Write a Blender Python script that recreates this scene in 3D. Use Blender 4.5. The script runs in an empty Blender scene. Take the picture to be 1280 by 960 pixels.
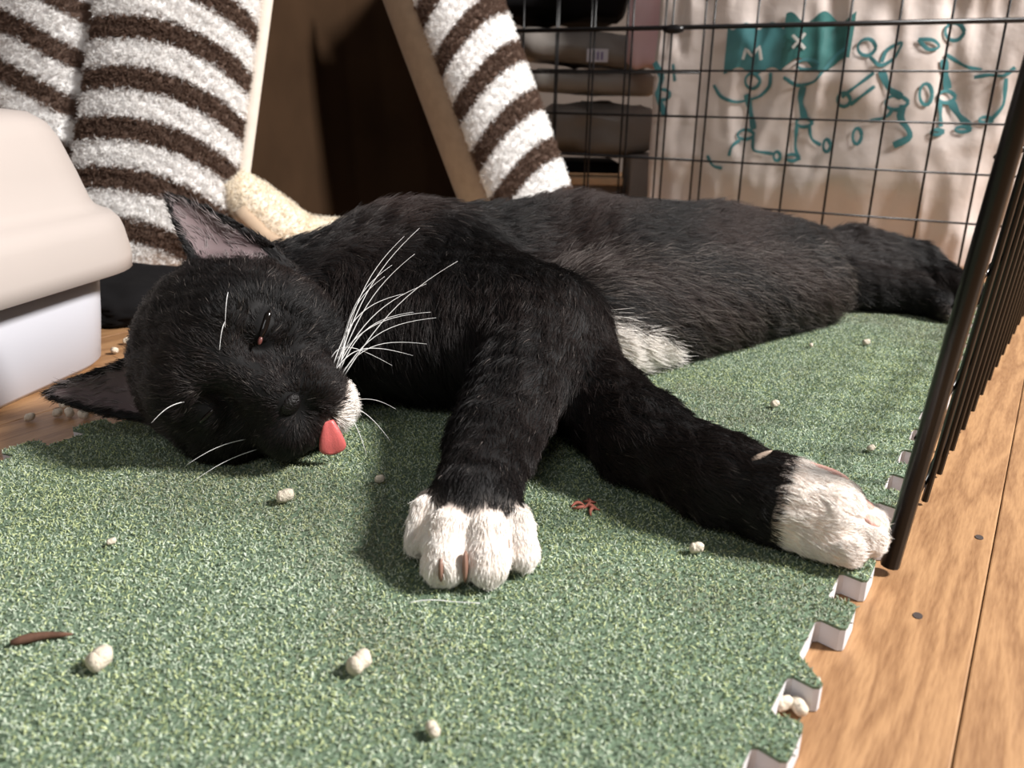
import bpy, bmesh, math
import numpy as np
from mathutils import Vector, Matrix, noise

# ------------------------------------------------------------------ camera, world, light, exposure
sc = bpy.context.scene
COL = sc.collection
rng = np.random.default_rng(7)
RAD = math.radians

PITCH, ROLL, CAM_H, FOCAL_PX = RAD(19.0), RAD(1.1), 0.175, 1030.0
cam_data = bpy.data.cameras.new('camera')
cam = bpy.data.objects.new('camera', cam_data)
COL.objects.link(cam)
cam_data.sensor_width = 36.0
cam_data.lens = 36.0 * FOCAL_PX / 1280.0
cam_data.clip_start = 0.01
_f = Vector((0, math.cos(PITCH), -math.sin(PITCH)))
_r0, _u0 = Vector((1, 0, 0)), Vector((0, math.sin(PITCH), math.cos(PITCH)))
CR = _r0 * math.cos(ROLL) + _u0 * math.sin(ROLL)
CU = _u0 * math.cos(ROLL) - _r0 * math.sin(ROLL)
cam.matrix_world = Matrix(((CR.x, CU.x, -_f.x, 0), (CR.y, CU.y, -_f.y, 0), (CR.z, CU.z, -_f.z, CAM_H), (0, 0, 0, 1)))
cam_data.dof.use_dof = True
cam_data.dof.focus_distance = 0.40
cam_data.dof.aperture_fstop = 14.0
sc.camera = cam

world = bpy.data.worlds.new('room_light')
sc.world = world
world.use_nodes = True
bg = world.node_tree.nodes['Background']
bg.inputs['Color'].default_value = (1.0, 0.93, 0.9, 1)
bg.inputs['Strength'].default_value = 0.135


def area(name, loc, target, size, power, color):
    d = bpy.data.lights.new(name, 'AREA')
    d.shape = 'RECTANGLE'
    d.size, d.size_y = size
    d.energy = power
    d.color = color
    o = bpy.data.objects.new(name, d)
    o.location = loc
    o.rotation_euler = (Vector(target) - Vector(loc)).to_track_quat('-Z', 'Y').to_euler()
    COL.objects.link(o)
    return o


area('window_light', (1.50, 0.08, 1.42), (0.0, 0.5, 0.0), (0.32, 0.32), 108.0, (1.0, 0.97, 0.94))
area('front_fill_light', (-0.5, -1.2, 1.6), (0.1, 0.7, 0.0), (1.0, 0.7), 6.5, (0.95, 0.97, 1.0))  # added fill that brightens the sack from the front, not a known window

sc.view_settings.view_transform = 'Standard'
sc.view_settings.look = 'None'
sc.view_settings.gamma = 1.0
sc.view_settings.use_curve_mapping = False
sc.view_settings.exposure = 0.0
FUR = True


# ------------------------------------------------------------------ helpers
def mat(name, color, rough=0.6, metal=0.0, spec=0.5, attr=None, noise_amt=0.0, noise_scale=40.0, bump=0.0, bump_scale=200.0,
        dark=None, transmission=0.0, sheen=0.0, sss=0.0):
    m = bpy.data.materials.new(name)
    m.use_nodes = True
    nt = m.node_tree
    b = nt.nodes['Principled BSDF']
    b.inputs['Base Color'].default_value = (*color, 1)
    b.inputs['Roughness'].default_value = rough
    b.inputs['Metallic'].default_value = metal
    b.inputs['Specular IOR Level'].default_value = spec
    if transmission:
        b.inputs['Transmission Weight'].default_value = transmission
    if sheen:
        b.inputs['Sheen Weight'].default_value = sheen
    if sss:
        b.inputs['Subsurface Weight'].default_value = sss
        b.inputs['Subsurface Radius'].default_value = (0.01, 0.004, 0.003)
    src = None
    if attr:
        a = nt.nodes.new('ShaderNodeAttribute')
        a.attribute_name = attr
        src = a.outputs['Color']
    if noise_amt or bump:
        tc = nt.nodes.new('ShaderNodeTexCoord')
    if noise_amt:
        n = nt.nodes.new('ShaderNodeTexNoise')
        n.inputs['Scale'].default_value = noise_scale
        n.inputs['Detail'].default_value = 5
        nt.links.new(tc.outputs['Object'], n.inputs['Vector'])
        mix = nt.nodes.new('ShaderNodeMix')
        mix.data_type = 'RGBA'
        dk = dark or tuple(c * (1 - noise_amt) for c in color)
        ramp = nt.nodes.new('ShaderNodeMapRange')
        ramp.inputs['From Min'].default_value = 0.3
        ramp.inputs['From Max'].default_value = 0.7
        nt.links.new(n.outputs['Fac'], ramp.inputs['Value'])
        nt.links.new(ramp.outputs['Result'], mix.inputs['Factor'])
        mix.inputs['A'].default_value = (*dk, 1)
        if src:
            nt.links.new(src, mix.inputs['B'])
        else:
            mix.inputs['B'].default_value = (*color, 1)
        src = mix.outputs['Result']
    if src:
        nt.links.new(src, b.inputs['Base Color'])
    if bump:
        n2 = nt.nodes.new('ShaderNodeTexNoise')
        n2.inputs['Scale'].default_value = bump_scale
        n2.inputs['Detail'].default_value = 4
        nt.links.new(tc.outputs['Object'], n2.inputs['Vector'])
        bp = nt.nodes.new('ShaderNodeBump')
        bp.inputs['Strength'].default_value = bump
        bp.inputs['Distance'].default_value = 0.002
        nt.links.new(n2.outputs['Fac'], bp.inputs['Height'])
        nt.links.new(bp.outputs['Normal'], b.inputs['Normal'])
    return m


ORG = {}


def register(o, origin, parent):
    ORG[o.name] = np.array(origin, float)
    if parent:
        o.parent = parent
        o.location = Vector(ORG[o.name] - ORG[parent.name])
    else:
        o.location = Vector(origin)
    COL.objects.link(o)
    return o


def props(o, label=None, cat=None, group=None, kind=None):
    if label: o['label'] = label
    if cat: o['category'] = cat
    if group: o['group'] = group
    if kind: o['kind'] = kind
    return o


def root(name, origin, label, cat, group=None):
    o = bpy.data.objects.new(name, None)
    o.empty_display_size = 0.02
    register(o, origin, None)
    return props(o, label, cat, group)


def mesh_obj(name, verts, faces, m, parent=None, smooth=True, origin=None, colors=None):
    V = np.array(verts, float)
    if origin is None:
        origin = V.mean(0) if parent else np.array([*V.mean(0)[:2], V[:, 2].min()])
    me = bpy.data.meshes.new(name)
    me.from_pydata((V - np.array(origin)).tolist(), [], [tuple(int(i) for i in f) for f in faces])
    if smooth:
        me.polygons.foreach_set('use_smooth', np.ones(len(me.polygons), bool))
    for x in (m if isinstance(m, (list, tuple)) else [m]):
        me.materials.append(x)
    if colors is not None:
        ca = me.attributes.new('col', 'FLOAT_COLOR', 'POINT')
        c4 = np.ones((len(V), 4), np.float32)
        c4[:, :3] = colors
        ca.data.foreach_set('color', c4.ravel())
    me.update()
    o = bpy.data.objects.new(name, me)
    register(o, origin, parent)
    return o


def bm_obj(name, bm, m, parent=None, smooth=False, origin=None):
    bmesh.ops.recalc_face_normals(bm, faces=bm.faces)
    bm.verts.index_update()
    V = [v.co[:] for v in bm.verts]
    F = [[v.index for v in f.verts] for f in bm.faces]
    bm.free()
    return mesh_obj(name, V, F, m, parent, smooth, origin)


def box_bm(lo, hi, bevel=0.0, seg=2):
    bm = bmesh.new()
    bmesh.ops.create_cube(bm, size=1.0)
    lo, hi = Vector(lo), Vector(hi)
    for v in bm.verts:
        v.co = Vector([lo[i] + (v.co[i] + 0.5) * (hi[i] - lo[i]) for i in range(3)])
    if bevel:
        bmesh.ops.bevel(bm, geom=list(bm.edges), offset=bevel, segments=seg, affect='EDGES', profile=0.5)
    return bm


def tube_geo(pts, rad, n=8, cap=True):
    P = np.array(pts, float)
    k = len(P)
    R = np.broadcast_to(np.array(rad, float), (k,))
    T = np.gradient(P, axis=0)
    T /= np.linalg.norm(T, axis=1)[:, None] + 1e-12
    up = np.array([0, 0, 1.0]) if abs(T[0, 2]) < 0.9 else np.array([1.0, 0, 0])
    V, F = [], []
    a = np.cross(T[0], up)
    a /= np.linalg.norm(a)
    for i in range(k):
        a = a - T[i] * (a @ T[i])
        a /= np.linalg.norm(a)
        b = np.cross(T[i], a)
        for j in range(n):
            t = 2 * math.pi * j / n
            V.append(P[i] + R[i] * (math.cos(t) * a + math.sin(t) * b))
    for i in range(k - 1):
        for j in range(n):
            F.append((i * n + j, i * n + (j + 1) % n, (i + 1) * n + (j + 1) % n, (i + 1) * n + j))
    if cap:
        F.append(tuple(range(n))[::-1])
        F.append(tuple((k - 1) * n + j for j in range(n)))
    return V, F


def curves_obj(name, pts, rad, cols, m, parent):
    """fibres: pts (n,k,3) world, rad (n,k), cols (n,3)"""
    n, k, _ = pts.shape
    cd = bpy.data.hair_curves.new(name)
    cd.add_curves([k] * n)
    off = ORG[parent.name]
    cd.position_data.foreach_set('vector', (pts - off).astype(np.float32).ravel())
    ra = cd.attributes.get('radius') or cd.attributes.new('radius', 'FLOAT', 'POINT')
    ra.data.foreach_set('value', np.broadcast_to(rad, (n, k)).astype(np.float32).ravel())
    ca = cd.attributes.new('col', 'FLOAT_COLOR', 'CURVE')
    c4 = np.ones((n, 4), np.float32)
    c4[:, :3] = cols
    ca.data.foreach_set('color', c4.ravel())
    cd.materials.append(m)
    o = bpy.data.objects.new(name, cd)
    o['kind'] = 'stuff'
    ORG[o.name] = off
    o.parent = parent
    COL.objects.link(o)
    return o


def unit(v):
    v = np.asarray(v, float)
    return v / (np.linalg.norm(v, axis=-1, keepdims=True) + 1e-12)


def vnoise(P, scale, seed=0.0):
    return np.array([noise.noise(Vector(p * scale) + Vector((seed, seed * 1.7, -seed))) for p in P])


# ------------------------------------------------------------------ materials
def wood_mat():
    m = bpy.data.materials.new('pine_floorboard')
    m.use_nodes = True
    nt = m.node_tree
    b = nt.nodes['Principled BSDF']
    b.inputs['Roughness'].default_value = 0.5
    tc = nt.nodes.new('ShaderNodeTexCoord')
    oi = nt.nodes.new('ShaderNodeObjectInfo')
    mp = nt.nodes.new('ShaderNodeMapping')
    mp.inputs['Scale'].default_value = (3.0, 26.0, 26.0)
    add = nt.nodes.new('ShaderNodeVectorMath')
    add.operation = 'ADD'
    mul = nt.nodes.new('ShaderNodeMath')
    mul.operation = 'MULTIPLY'
    mul.inputs[1].default_value = 37.0
    nt.links.new(oi.outputs['Random'], mul.inputs[0])
    nt.links.new(tc.outputs['Object'], add.inputs[0])
    nt.links.new(mul.outputs[0], add.inputs[1])
    nt.links.new(add.outputs[0], mp.inputs['Vector'])
    n1 = nt.nodes.new('ShaderNodeTexNoise')
    n1.inputs['Scale'].default_value = 1.6
    n1.inputs['Detail'].default_value = 3
    nt.links.new(mp.outputs['Vector'], n1.inputs['Vector'])
    wv = nt.nodes.new('ShaderNodeMath')          # rings from the distorted noise
    wv.operation = 'MULTIPLY'
    wv.inputs[1].default_value = 46.0
    nt.links.new(n1.outputs['Fac'], wv.inputs[0])
    sn = nt.nodes.new('ShaderNodeMath')
    sn.operation = 'SINE'
    nt.links.new(wv.outputs[0], sn.inputs[0])
    mp2 = nt.nodes.new('ShaderNodeMapping')
    mp2.inputs['Scale'].default_value = (110.0, 900.0, 900.0)
    nt.links.new(tc.outputs['Object'], mp2.inputs['Vector'])
    n2 = nt.nodes.new('ShaderNodeTexNoise')
    n2.inputs['Scale'].default_value = 1.0
    n2.inputs['Detail'].default_value = 3
    nt.links.new(mp2.outputs['Vector'], n2.inputs['Vector'])
    mr = nt.nodes.new('ShaderNodeMapRange')
    mr.inputs['From Min'].default_value = -1
    nt.links.new(sn.outputs[0], mr.inputs['Value'])
    av = nt.nodes.new('ShaderNodeMath')
    av.operation = 'MULTIPLY_ADD'
    av.inputs[1].default_value = 0.36
    nt.links.new(mr.outputs['Result'], av.inputs[0])
    sc2 = nt.nodes.new('ShaderNodeMath')
    sc2.operation = 'MULTIPLY'
    sc2.inputs[1].default_value = 0.85
    nt.links.new(n2.outputs['Fac'], sc2.inputs[0])
    nt.links.new(sc2.outputs[0], av.inputs[2])
    cr = nt.nodes.new('ShaderNodeValToRGB')
    cr.color_ramp.elements[0].color = (0.175, 0.078, 0.03, 1)
    cr.color_ramp.elements[0].position = 0.1
    cr.color_ramp.elements[1].color = (0.40, 0.222, 0.104, 1)
    cr.color_ramp.elements[1].position = 0.85
    nt.links.new(av.outputs[0], cr.inputs['Fac'])
    nt.links.new(cr.outputs['Color'], b.inputs['Base Color'])
    bp = nt.nodes.new('ShaderNodeBump')
    bp.inputs['Strength'].default_value = 0.25
    bp.inputs['Distance'].default_value = 0.0006
    nt.links.new(av.outputs[0], bp.inputs['Height'])
    nt.links.new(bp.outputs['Normal'], b.inputs['Normal'])
    return m


M_WOOD = wood_mat()
M_SUB = mat('dark_subfloor', (0.03, 0.018, 0.01), 0.9)
M_PAINT = mat('dim_wall_paint', (0.16, 0.13, 0.11), 0.9, noise_amt=0.15, noise_scale=3)
M_FOAM = mat('white_foam', (0.62, 0.61, 0.63), 0.7, noise_amt=0.08, noise_scale=90)
M_TURFBASE = mat('green_turf_backing', (0.15, 0.22, 0.14), 0.9, noise_amt=0.4, noise_scale=420, bump=0.6, bump_scale=900)
M_PILE = mat('green_turf_fibre', (0.2, 0.3, 0.2), 0.55, spec=0.4, attr='col')
M_FUR = mat('cat_fur', (0.02, 0.02, 0.02), 0.48, spec=0.3, attr='col')
M_SKIN = mat('cat_coat', (0.02, 0.02, 0.02), 0.7, spec=0.25, attr='col')
M_EYE = mat('dark_wet_eye', (0.006, 0.004, 0.003), 0.08, spec=0.5)
M_PINKLID = mat('pink_eye_corner', (0.15, 0.05, 0.042), 0.3, sss=0.3)
M_NOSE = mat('black_nose_leather', (0.007, 0.005, 0.005), 0.4, spec=0.35, bump=0.5, bump_scale=900)
M_TONGUE = mat('wet_pink_tongue', (0.72, 0.16, 0.15), 0.36, sss=0.25, noise_amt=0.15, noise_scale=260, bump=0.12, bump_scale=1200)
M_WHISKER = mat('white_whisker', (0.86, 0.85, 0.84), 0.35)
M_CLAW = mat('horn_claw', (0.62, 0.48, 0.38), 0.3)
M_SHEATH = mat('tan_claw_sheath', (0.22, 0.12, 0.085), 0.6)
M_PAD = mat('pink_paw_pad', (0.62, 0.36, 0.30), 0.55, sss=0.2, bump=0.3, bump_scale=900)
M_WIRE = mat('black_painted_wire', (0.007, 0.0065, 0.007), 0.3, spec=0.28)
M_SHERPA = mat('sherpa_fibre', (0.8, 0.8, 0.8), 0.75, spec=0.2, attr='col')
_nt = M_SHERPA.node_tree                       # light passes through the thin fibres
_tr = _nt.nodes.new('ShaderNodeBsdfTranslucent')
_mx = _nt.nodes.new('ShaderNodeMixShader')
_mx.inputs[0].default_value = 0.45
_nt.links.new(next(x for x in _nt.nodes if x.type == 'ATTRIBUTE').outputs['Color'], _tr.inputs['Color'])
_nt.links.new(_nt.nodes['Principled BSDF'].outputs[0], _mx.inputs[1])
_nt.links.new(_tr.outputs[0], _mx.inputs[2])
_nt.links.new(_mx.outputs[0], _nt.nodes['Material Output'].inputs['Surface'])
M_FABRIC = mat('sherpa_backing', (0.5, 0.5, 0.5), 0.9, attr='col')
M_SUEDE = mat('tan_suede_binding', (0.45, 0.335, 0.235), 0.95, noise_amt=0.15, noise_scale=90, sheen=0.2)
M_CREAM = mat('cream_suede_binding', (0.68, 0.6, 0.52), 0.95, noise_amt=0.1, noise_scale=90)
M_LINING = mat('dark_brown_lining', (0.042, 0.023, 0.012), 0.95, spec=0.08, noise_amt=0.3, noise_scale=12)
M_LID = mat('pale_pink_white_plastic', (0.45, 0.395, 0.365), 0.42, noise_amt=0.04, noise_scale=8)
M_BIN = mat('grey_white_plastic', (0.50, 0.50, 0.545), 0.35, noise_amt=0.05, noise_scale=8)
M_PELLET = mat('pale_wood_pellet', (0.74, 0.65, 0.52), 0.85, noise_amt=0.25, noise_scale=500, bump=0.5, bump_scale=900)
M_TWIG = mat('brown_twig', (0.13, 0.06, 0.035), 0.8, noise_amt=0.4, noise_scale=300)
M_REDFLUFF = mat('reddish_fluff', (0.3, 0.09, 0.06), 0.8)
M_NAIL = mat('dark_nail_head', (0.06, 0.045, 0.04), 0.5)
M_PAPER = mat('glossy_taupe_sack', (0.80, 0.70, 0.65), 0.3, spec=0.8, metal=0.0, noise_amt=0.08, noise_scale=9, bump=1.0, bump_scale=22)
M_TEAL = mat('teal_print', (0.075, 0.25, 0.27), 0.4, noise_amt=0.3, noise_scale=40)
M_TEALD = mat('dark_teal_print', (0.05, 0.19, 0.18), 0.4, noise_amt=0.3, noise_scale=30)
M_PALE = mat('pale_print', (0.55, 0.55, 0.52), 0.5)
M_GREYV = mat('grey_vinyl', (0.27, 0.24, 0.215), 0.4, noise_amt=0.3, noise_scale=14, bump=0.4, bump_scale=40)
M_GREYL = mat('light_grey_vinyl', (0.36, 0.33, 0.30), 0.38, noise_amt=0.25, noise_scale=14, bump=0.4, bump_scale=40)
M_BLACKBAG = mat('black_mass', (0.008, 0.0075, 0.008), 0.95, spec=0.1, bump=0.5, bump_scale=50)
M_PINK = mat('pink_plastic', (0.95, 0.66, 0.70), 0.4, noise_amt=0.15, noise_scale=20)
M_LABEL = mat('white_label_paper', (0.72, 0.7, 0.78), 0.5)
M_LABELINK = mat('violet_label_ink', (0.25, 0.2, 0.4), 0.5)
M_BATTEN = mat('pale_wood_batten', (0.78, 0.52, 0.31), 0.6, noise_amt=0.3, noise_scale=40)
M_CARD = mat('grey_cardboard', (0.30, 0.27, 0.25), 0.8, noise_amt=0.1, noise_scale=20)

# ------------------------------------------------------------------ setting: floorboards and far walls
FANG = RAD(57.4)
E1 = np.array([math.cos(FANG), math.sin(FANG), 0.0])        # along the boards and the mat
E2 = np.array([math.sin(FANG), -math.cos(FANG), 0.0])       # across, to the right


def se(s, c, z=0.0):
    return E1 * s + E2 * c + np.array([0, 0, z])


floor = mesh_obj('floor', [se(-1.2, -1.5, -.022), se(2.6, -1.5, -.022), se(2.6, 1.2, -.022), se(-1.2, 1.2, -.022),
                           se(-1.2, -1.5, -.0165), se(2.6, -1.5, -.0165), se(2.6, 1.2, -.0165), se(-1.2, 1.2, -.0165)],
                 [(3, 2, 1, 0), (4, 5, 6, 7), (0, 1, 5, 4), (1, 2, 6, 5), (2, 3, 7, 6), (3, 0, 4, 7)], M_SUB, smooth=False)
props(floor, kind='structure')
# one board seam runs through c = +0.0065
SEAM_C = 0.0063
BW = 0.118
bm = box_bm((-1.9, -BW / 2 + .0002, -.0165), (1.9, BW / 2 - .0002, 0.0), 0.0006, 2)
plank0 = bm_obj('plank', bm, M_WOOD, None, False, origin=(0, 0, 0))
COL.objects.unlink(plank0)
for i in range(-12, 10):
    p = plank0 if i == -12 else plank0.copy()
    c = SEAM_C + (i + 0.5) * BW
    w = se(0.7 + 0.05 * math.sin(i * 3.1), c)
    p.parent = floor
    p.location = Vector(w - ORG['floor'])
    p.rotation_euler = (0, 0, FANG)
    COL.objects.link(p)
# nail heads sunk in the boards
for (nx, ny) in ((0.1494, 0.2573), (0.2031, 0.3163)):
    V, F = [], []
    for j in range(10):
        t = 2 * math.pi * j / 10
        w = np.array([nx, ny, 0.0]) + E1 * .0022 * math.cos(t) + E2 * .0017 * math.sin(t)
        V += [w + [0, 0, .0003], w + [0, 0, -.001]]
    F = [tuple(range(0, 20, 2))] + [(2 * j, 2 * j + 1, (2 * j + 3) % 20, (2 * j + 2) % 20) for j in range(10)]
    mesh_obj('nail', V, F, M_NAIL, floor, False)
bm = box_bm((-1.6, 2.25, -.02), (1.7, 2.31, 1.5))
props(bm_obj('wall_back', bm, M_PAINT), kind='structure')
bm = box_bm((-1.66, -.6, -.02), (-1.6, 2.25, 1.5))
props(bm_obj('wall_left', bm, M_PAINT), kind='structure')

# ------------------------------------------------------------------ foam turf mats
C_R, C_L = -0.0413 + 0.0005, -0.394
PITCH_T = 0.0354
TOOTH = [(-.5, 0), (-.245, 0), (-.215, .15), (-.255, .8), (-.225, .97), (-.17, 1), (.17, 1), (.225, .97), (.255, .8), (.215, .15), (.245, 0)]


def toothed(s0, n, amp):
    """jigsaw teeth: n periods, gives (s, d)"""
    out = []
    for i in range(n):
        for (a, h) in TOOTH:
            out.append((s0 + (i + .5 + a) * PITCH_T, h * amp))
    return out


S_SEAM = [-0.1174, 0.2366, 0.5906, 0.9446]      # tile seams along E1
N_T = 10
turf_mats = []


def seam_line(s, flip):
    pts = toothed(C_L + .0, N_T, .012)
    return [(s + d - .006, c) for (c, d) in pts if C_L + .004 < c < C_R - .004]


def mat_tile(s0, s1, label):
    n = round((s1 - s0) / PITCH_T)
    right = [(s, C_R + d) for (s, d) in toothed(s0 + .0135, n, .0100) if s0 + .003 < s < s1 - .003]
    left = [(s, C_L - d) for (s, d) in toothed(s0, n, .0118) if s0 + .003 < s < s1 - .003]
    g = .00012
    near = [(s + g, c) for (s, c) in seam_line(s0, 0)]
    far = [(s - g, c) for (s, c) in seam_line(s1, 0)]
    poly = [(s0, C_R)] + right + [(s1, C_R)] + far[::-1] + [(s1, C_L)] + left[::-1] + [(s0, C_L)] + near
    ctr = se((s0 + s1) / 2, (C_L + C_R) / 2)
    r = root('foam_mat', ctr, label, 'mat', 'interlocking turf mat tiles')
    n = len(poly)
    for nm, z0, z1, m in (('foam_base', .0004, .0085, M_FOAM), ('turf_top', .0085, .0095, M_TURFBASE)):
        bm = bmesh.new()
        bt = [bm.verts.new(se(s, c, z0)) for s, c in poly]
        tp = [bm.verts.new(se(s, c, z1)) for s, c in poly]
        bm.faces.new(tp)
        bm.faces.new(bt[::-1])
        for i in range(n):
            bm.faces.new((bt[i], bt[(i + 1) % n], tp[(i + 1) % n], tp[i]))
        bm_obj(nm, bm, m, r, False)
    # pile
    if FUR:
        A = (s1 - s0) * (C_R - C_L + .012)
        N = int(A * 1.25e6)
        S = rng.uniform(s0 - .008, s1 + .008, N)
        C = rng.uniform(C_L - .012, C_R + .012, N)
        ins = np.zeros(N, bool)
        px, py = np.array(poly).T
        j = n - 1
        for i in range(n):
            with np.errstate(divide='ignore', invalid='ignore'):
                cond = ((py[i] > C) != (py[j] > C)) & (S < (px[j] - px[i]) * (C - py[i]) / (py[j] - py[i]) + px[i])
            ins ^= cond
            j = i
        S, C = S[ins], C[ins]
        N = len(S)
        P0 = E1 * S[:, None] + E2 * C[:, None] + np.array([0, 0, .0093])
        L = rng.uniform(.0009, .0022, N)
        az = rng.uniform(0, 2 * math.pi, N)
        tilt = rng.uniform(0.3, 1.25, N)
        D = np.stack([np.cos(az) * np.sin(tilt), np.sin(az) * np.sin(tilt), np.cos(tilt)], 1)
        P1 = P0 + D * (L * .55)[:, None]
        P2 = P0 + D * L[:, None]
        P2[:, 2] -= L * .12
        big = .5 + .5 * np.sin(S * 23 + 2 * np.sin(C * 17)) * np.sin(C * 19 + 1.3 * np.sin(S * 31))
        v = rng.uniform(0, 1, N) ** 1.6
        lo, hi = np.array([.135, .19, .13]), np.array([.57, .655, .50])
        col = lo + (hi - lo) * v[:, None]
        yel = rng.uniform(0, 1, N) < .2 + .4 * big
        col[yel] *= np.array([1.10, 1.05, .72])
        pale = rng.uniform(0, 1, N) < .05
        col[pale] = np.array([.62, .68, .56])
        dirty = (vn_grid(S, C) + rng.normal(0, .05, N) > .60)
        col[dirty] = col[dirty] * .72 + np.array([.055, .045, .032])
        curves_obj('pile', np.stack([P0, P1, P2], 1), np.array([.00023, .00022, .00013]), col, M_PILE, r)
    turf_mats.append(r)


_vg = {}


def vn_grid(S, C):
    """cheap large-scale value noise for worn, dusty areas of the turf"""
    if not _vg:
        _vg['t'] = np.random.default_rng(3).uniform(0, 1, (64, 64))
    t = _vg['t']
    def samp(f):
        a, b = (S + 2) * f, (C + 2) * f
        i, j = np.floor(a).astype(int), np.floor(b).astype(int)
        u, w = a - i, b - j
        u, w = u * u * (3 - 2 * u), w * w * (3 - 2 * w)
        g = lambda x, y: t[x % 64, y % 64]
        return (g(i, j) * (1 - u) + g(i + 1, j) * u) * (1 - w) + (g(i, j + 1) * (1 - u) + g(i + 1, j + 1) * u) * w
    return .6 * samp(14) + .4 * samp(41)


mat_tile(S_SEAM[0], S_SEAM[1], 'green turf foam mat tile nearest, bare in front of the front paw')
mat_tile(S_SEAM[1], S_SEAM[2], 'middle green turf mat tile under the head and front legs of the cat')
mat_tile(S_SEAM[2], S_SEAM[3], 'far green turf mat tile under the hind legs of the cat')

# ------------------------------------------------------------------ wire cage
GA = RAD(152.7)
GD = np.array([math.cos(GA), math.sin(GA), 0.0])            # back panel runs along -GD to the right
BQ = np.array([0.4844, 0.9039, 0.0])
PD = np.array([math.cos(RAD(54.9)), math.sin(RAD(54.9)), 0.0])   # side panel runs away along PD
PB = np.array([0.1508, 0.2864, 0.0])
LEAN = RAD(4.2)
PNO = np.array([PD[1], -PD[0], 0.0])                        # outward
PUP = np.array([0, 0, 1]) * math.cos(LEAN) + PNO * math.sin(LEAN)

cage = root('wire_cage', BQ, 'black wire pet cage, grid panels standing behind and right of the cat', 'cage')


def wire_set(panel_root, base, along, up, us, zs, r_v, r_h, ulen, zlen, heavy=()):
    """individual wires of a panel; alike wires share one mesh"""
    protoV = protoH = None
    for u in us:
        b = base + along * u
        if protoV is None:
            V, F = tube_geo([b + up * .002, b + up * zlen], r_v, 6)
            o = mesh_obj('upright_wire', V, F, M_WIRE, panel_root, True, origin=b)
            protoV = o
        else:
            o = protoV.copy()
            o.location = Vector(b - ORG[panel_root.name])
            COL.objects.link(o)
    off = np.cross(along, up) * (r_v + r_h) * .9
    for z in zs:
        if z in heavy:
            b = base + up * z - off
            V, F = tube_geo([b + along * ulen[0], b + along * ulen[1]], .0042 / 2 + .0006, 8)
            mesh_obj('rail', V, F, M_WIRE, panel_root, True, origin=b)
            continue
        b = base + up * z - off
        if protoH is None:
            V, F = tube_geo([b + along * ulen[0], b + along * ulen[1]], r_h, 6)
            o = mesh_obj('cross_wire', V, F, M_WIRE, panel_root, True, origin=b)
            protoH = o
        else:
            o = protoH.copy()
            o.location = Vector(b - ORG[panel_root.name])
            COL.objects.link(o)


def panel_empty(name, origin, parent):
    o = bpy.data.objects.new(name, None)
    o.empty_display_size = .02
    return register(o, origin, parent)


ZS = [.0055, .058, .1095, .1605, .2118, .2595, .309, .358]
back = panel_empty('back_panel', BQ, cage)
# measured spacing 49.3 mm; one wire passes at 1218,130
U0 = -0.0043
us = [U0 + .0493 * k for k in range(-2, 17)]
wire_set(back, BQ, GD, np.array([0, 0, 1.0]), us, ZS, .0013, .0013, (-.085, .80), .40, heavy=(.2595,))
side = panel_empty('side_panel', PB, cage)
wire_set(side, PB, PD, PUP, [.0735 + .0374 * k for k in range(17)], [.0105, .058, .1095, .1605, .2118, .2595, .309, .358],
         .0015, .0015, (.0, .70), .40)
V, F = tube_geo([PB + PUP * .0036, PB + PUP * .42], .0036, 12)
mesh_obj('corner_post', V, F, M_WIRE, side, True)
V, F = tube_geo([PB + PD * .016 + PUP * .003, PB + PD * .016 + PUP * .42], .0018, 8)
mesh_obj('hinge_rod', V, F, M_WIRE, side, True)
# knob that clips the rail where the spare panel starts
kb = BQ + GD * .338 + np.array([0, 0, .2575]) + np.array([-.459, -.889, 0]) * .004
V, F = tube_geo([kb - GD * .012, kb - GD * .004, kb + GD * .004, kb + GD * .012], [.003, .0052, .0052, .003], 10)
mesh_obj('clip', V, F, M_WIRE, back, True)

sp_o = BQ + GD * .31 + np.array([.459, .889, 0]) * .028
spare = root('spare_cage_panel', sp_o, 'second black wire panel standing close behind the cage, left of the taupe sack', 'cage panel')
SPA = RAD(151.0)
wire_set(spare, sp_o, np.array([math.cos(SPA), math.sin(SPA), 0]), np.array([0, 0, 1.0]), [.0 + .0493 * k for k in range(0, 10)],
         [.0055, .0568, .1085, .1595, .2105, .2625, .309, .358], .0013, .0013, (.0, .46), .40)

# ------------------------------------------------------------------ litter pellets, twig, scraps
def pellet(pos, az, L, r, label, group=None, lobes=1, tilt=0.0, cat='pellet', name='litter_pellet'):
    d = np.array([math.cos(az) * math.cos(tilt), math.sin(az) * math.cos(tilt), math.sin(tilt)])
    k = 9
    t = np.linspace(-1, 1, k)
    prof = (1 - np.abs(t) ** 5) ** .5 * .93 + .07
    if lobes == 2:
        prof *= 0.72 + .28 * np.abs(np.sin(t * math.pi * .9 + .3))
    p0 = np.array([pos[0], pos[1], pos[2] + r * .94 + abs(math.sin(tilt)) * L / 2])
    pts = [p0 + d * (L / 2) * x + np.array([0, 0, .12 * r * math.sin(5 * x)]) for x in t]
    V, F = tube_geo(pts, prof * r, 10)
    V = np.array(V)
    V += np.array([noise.noise_vector(Vector(v * 420)) for v in V]) * r * .16
    V[:, 2] += pos[2] + .0002 - V[:, 2].min()
    o = mesh_obj(name, V, F, M_PELLET, None, True)
    return props(o, label, cat, group)


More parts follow.
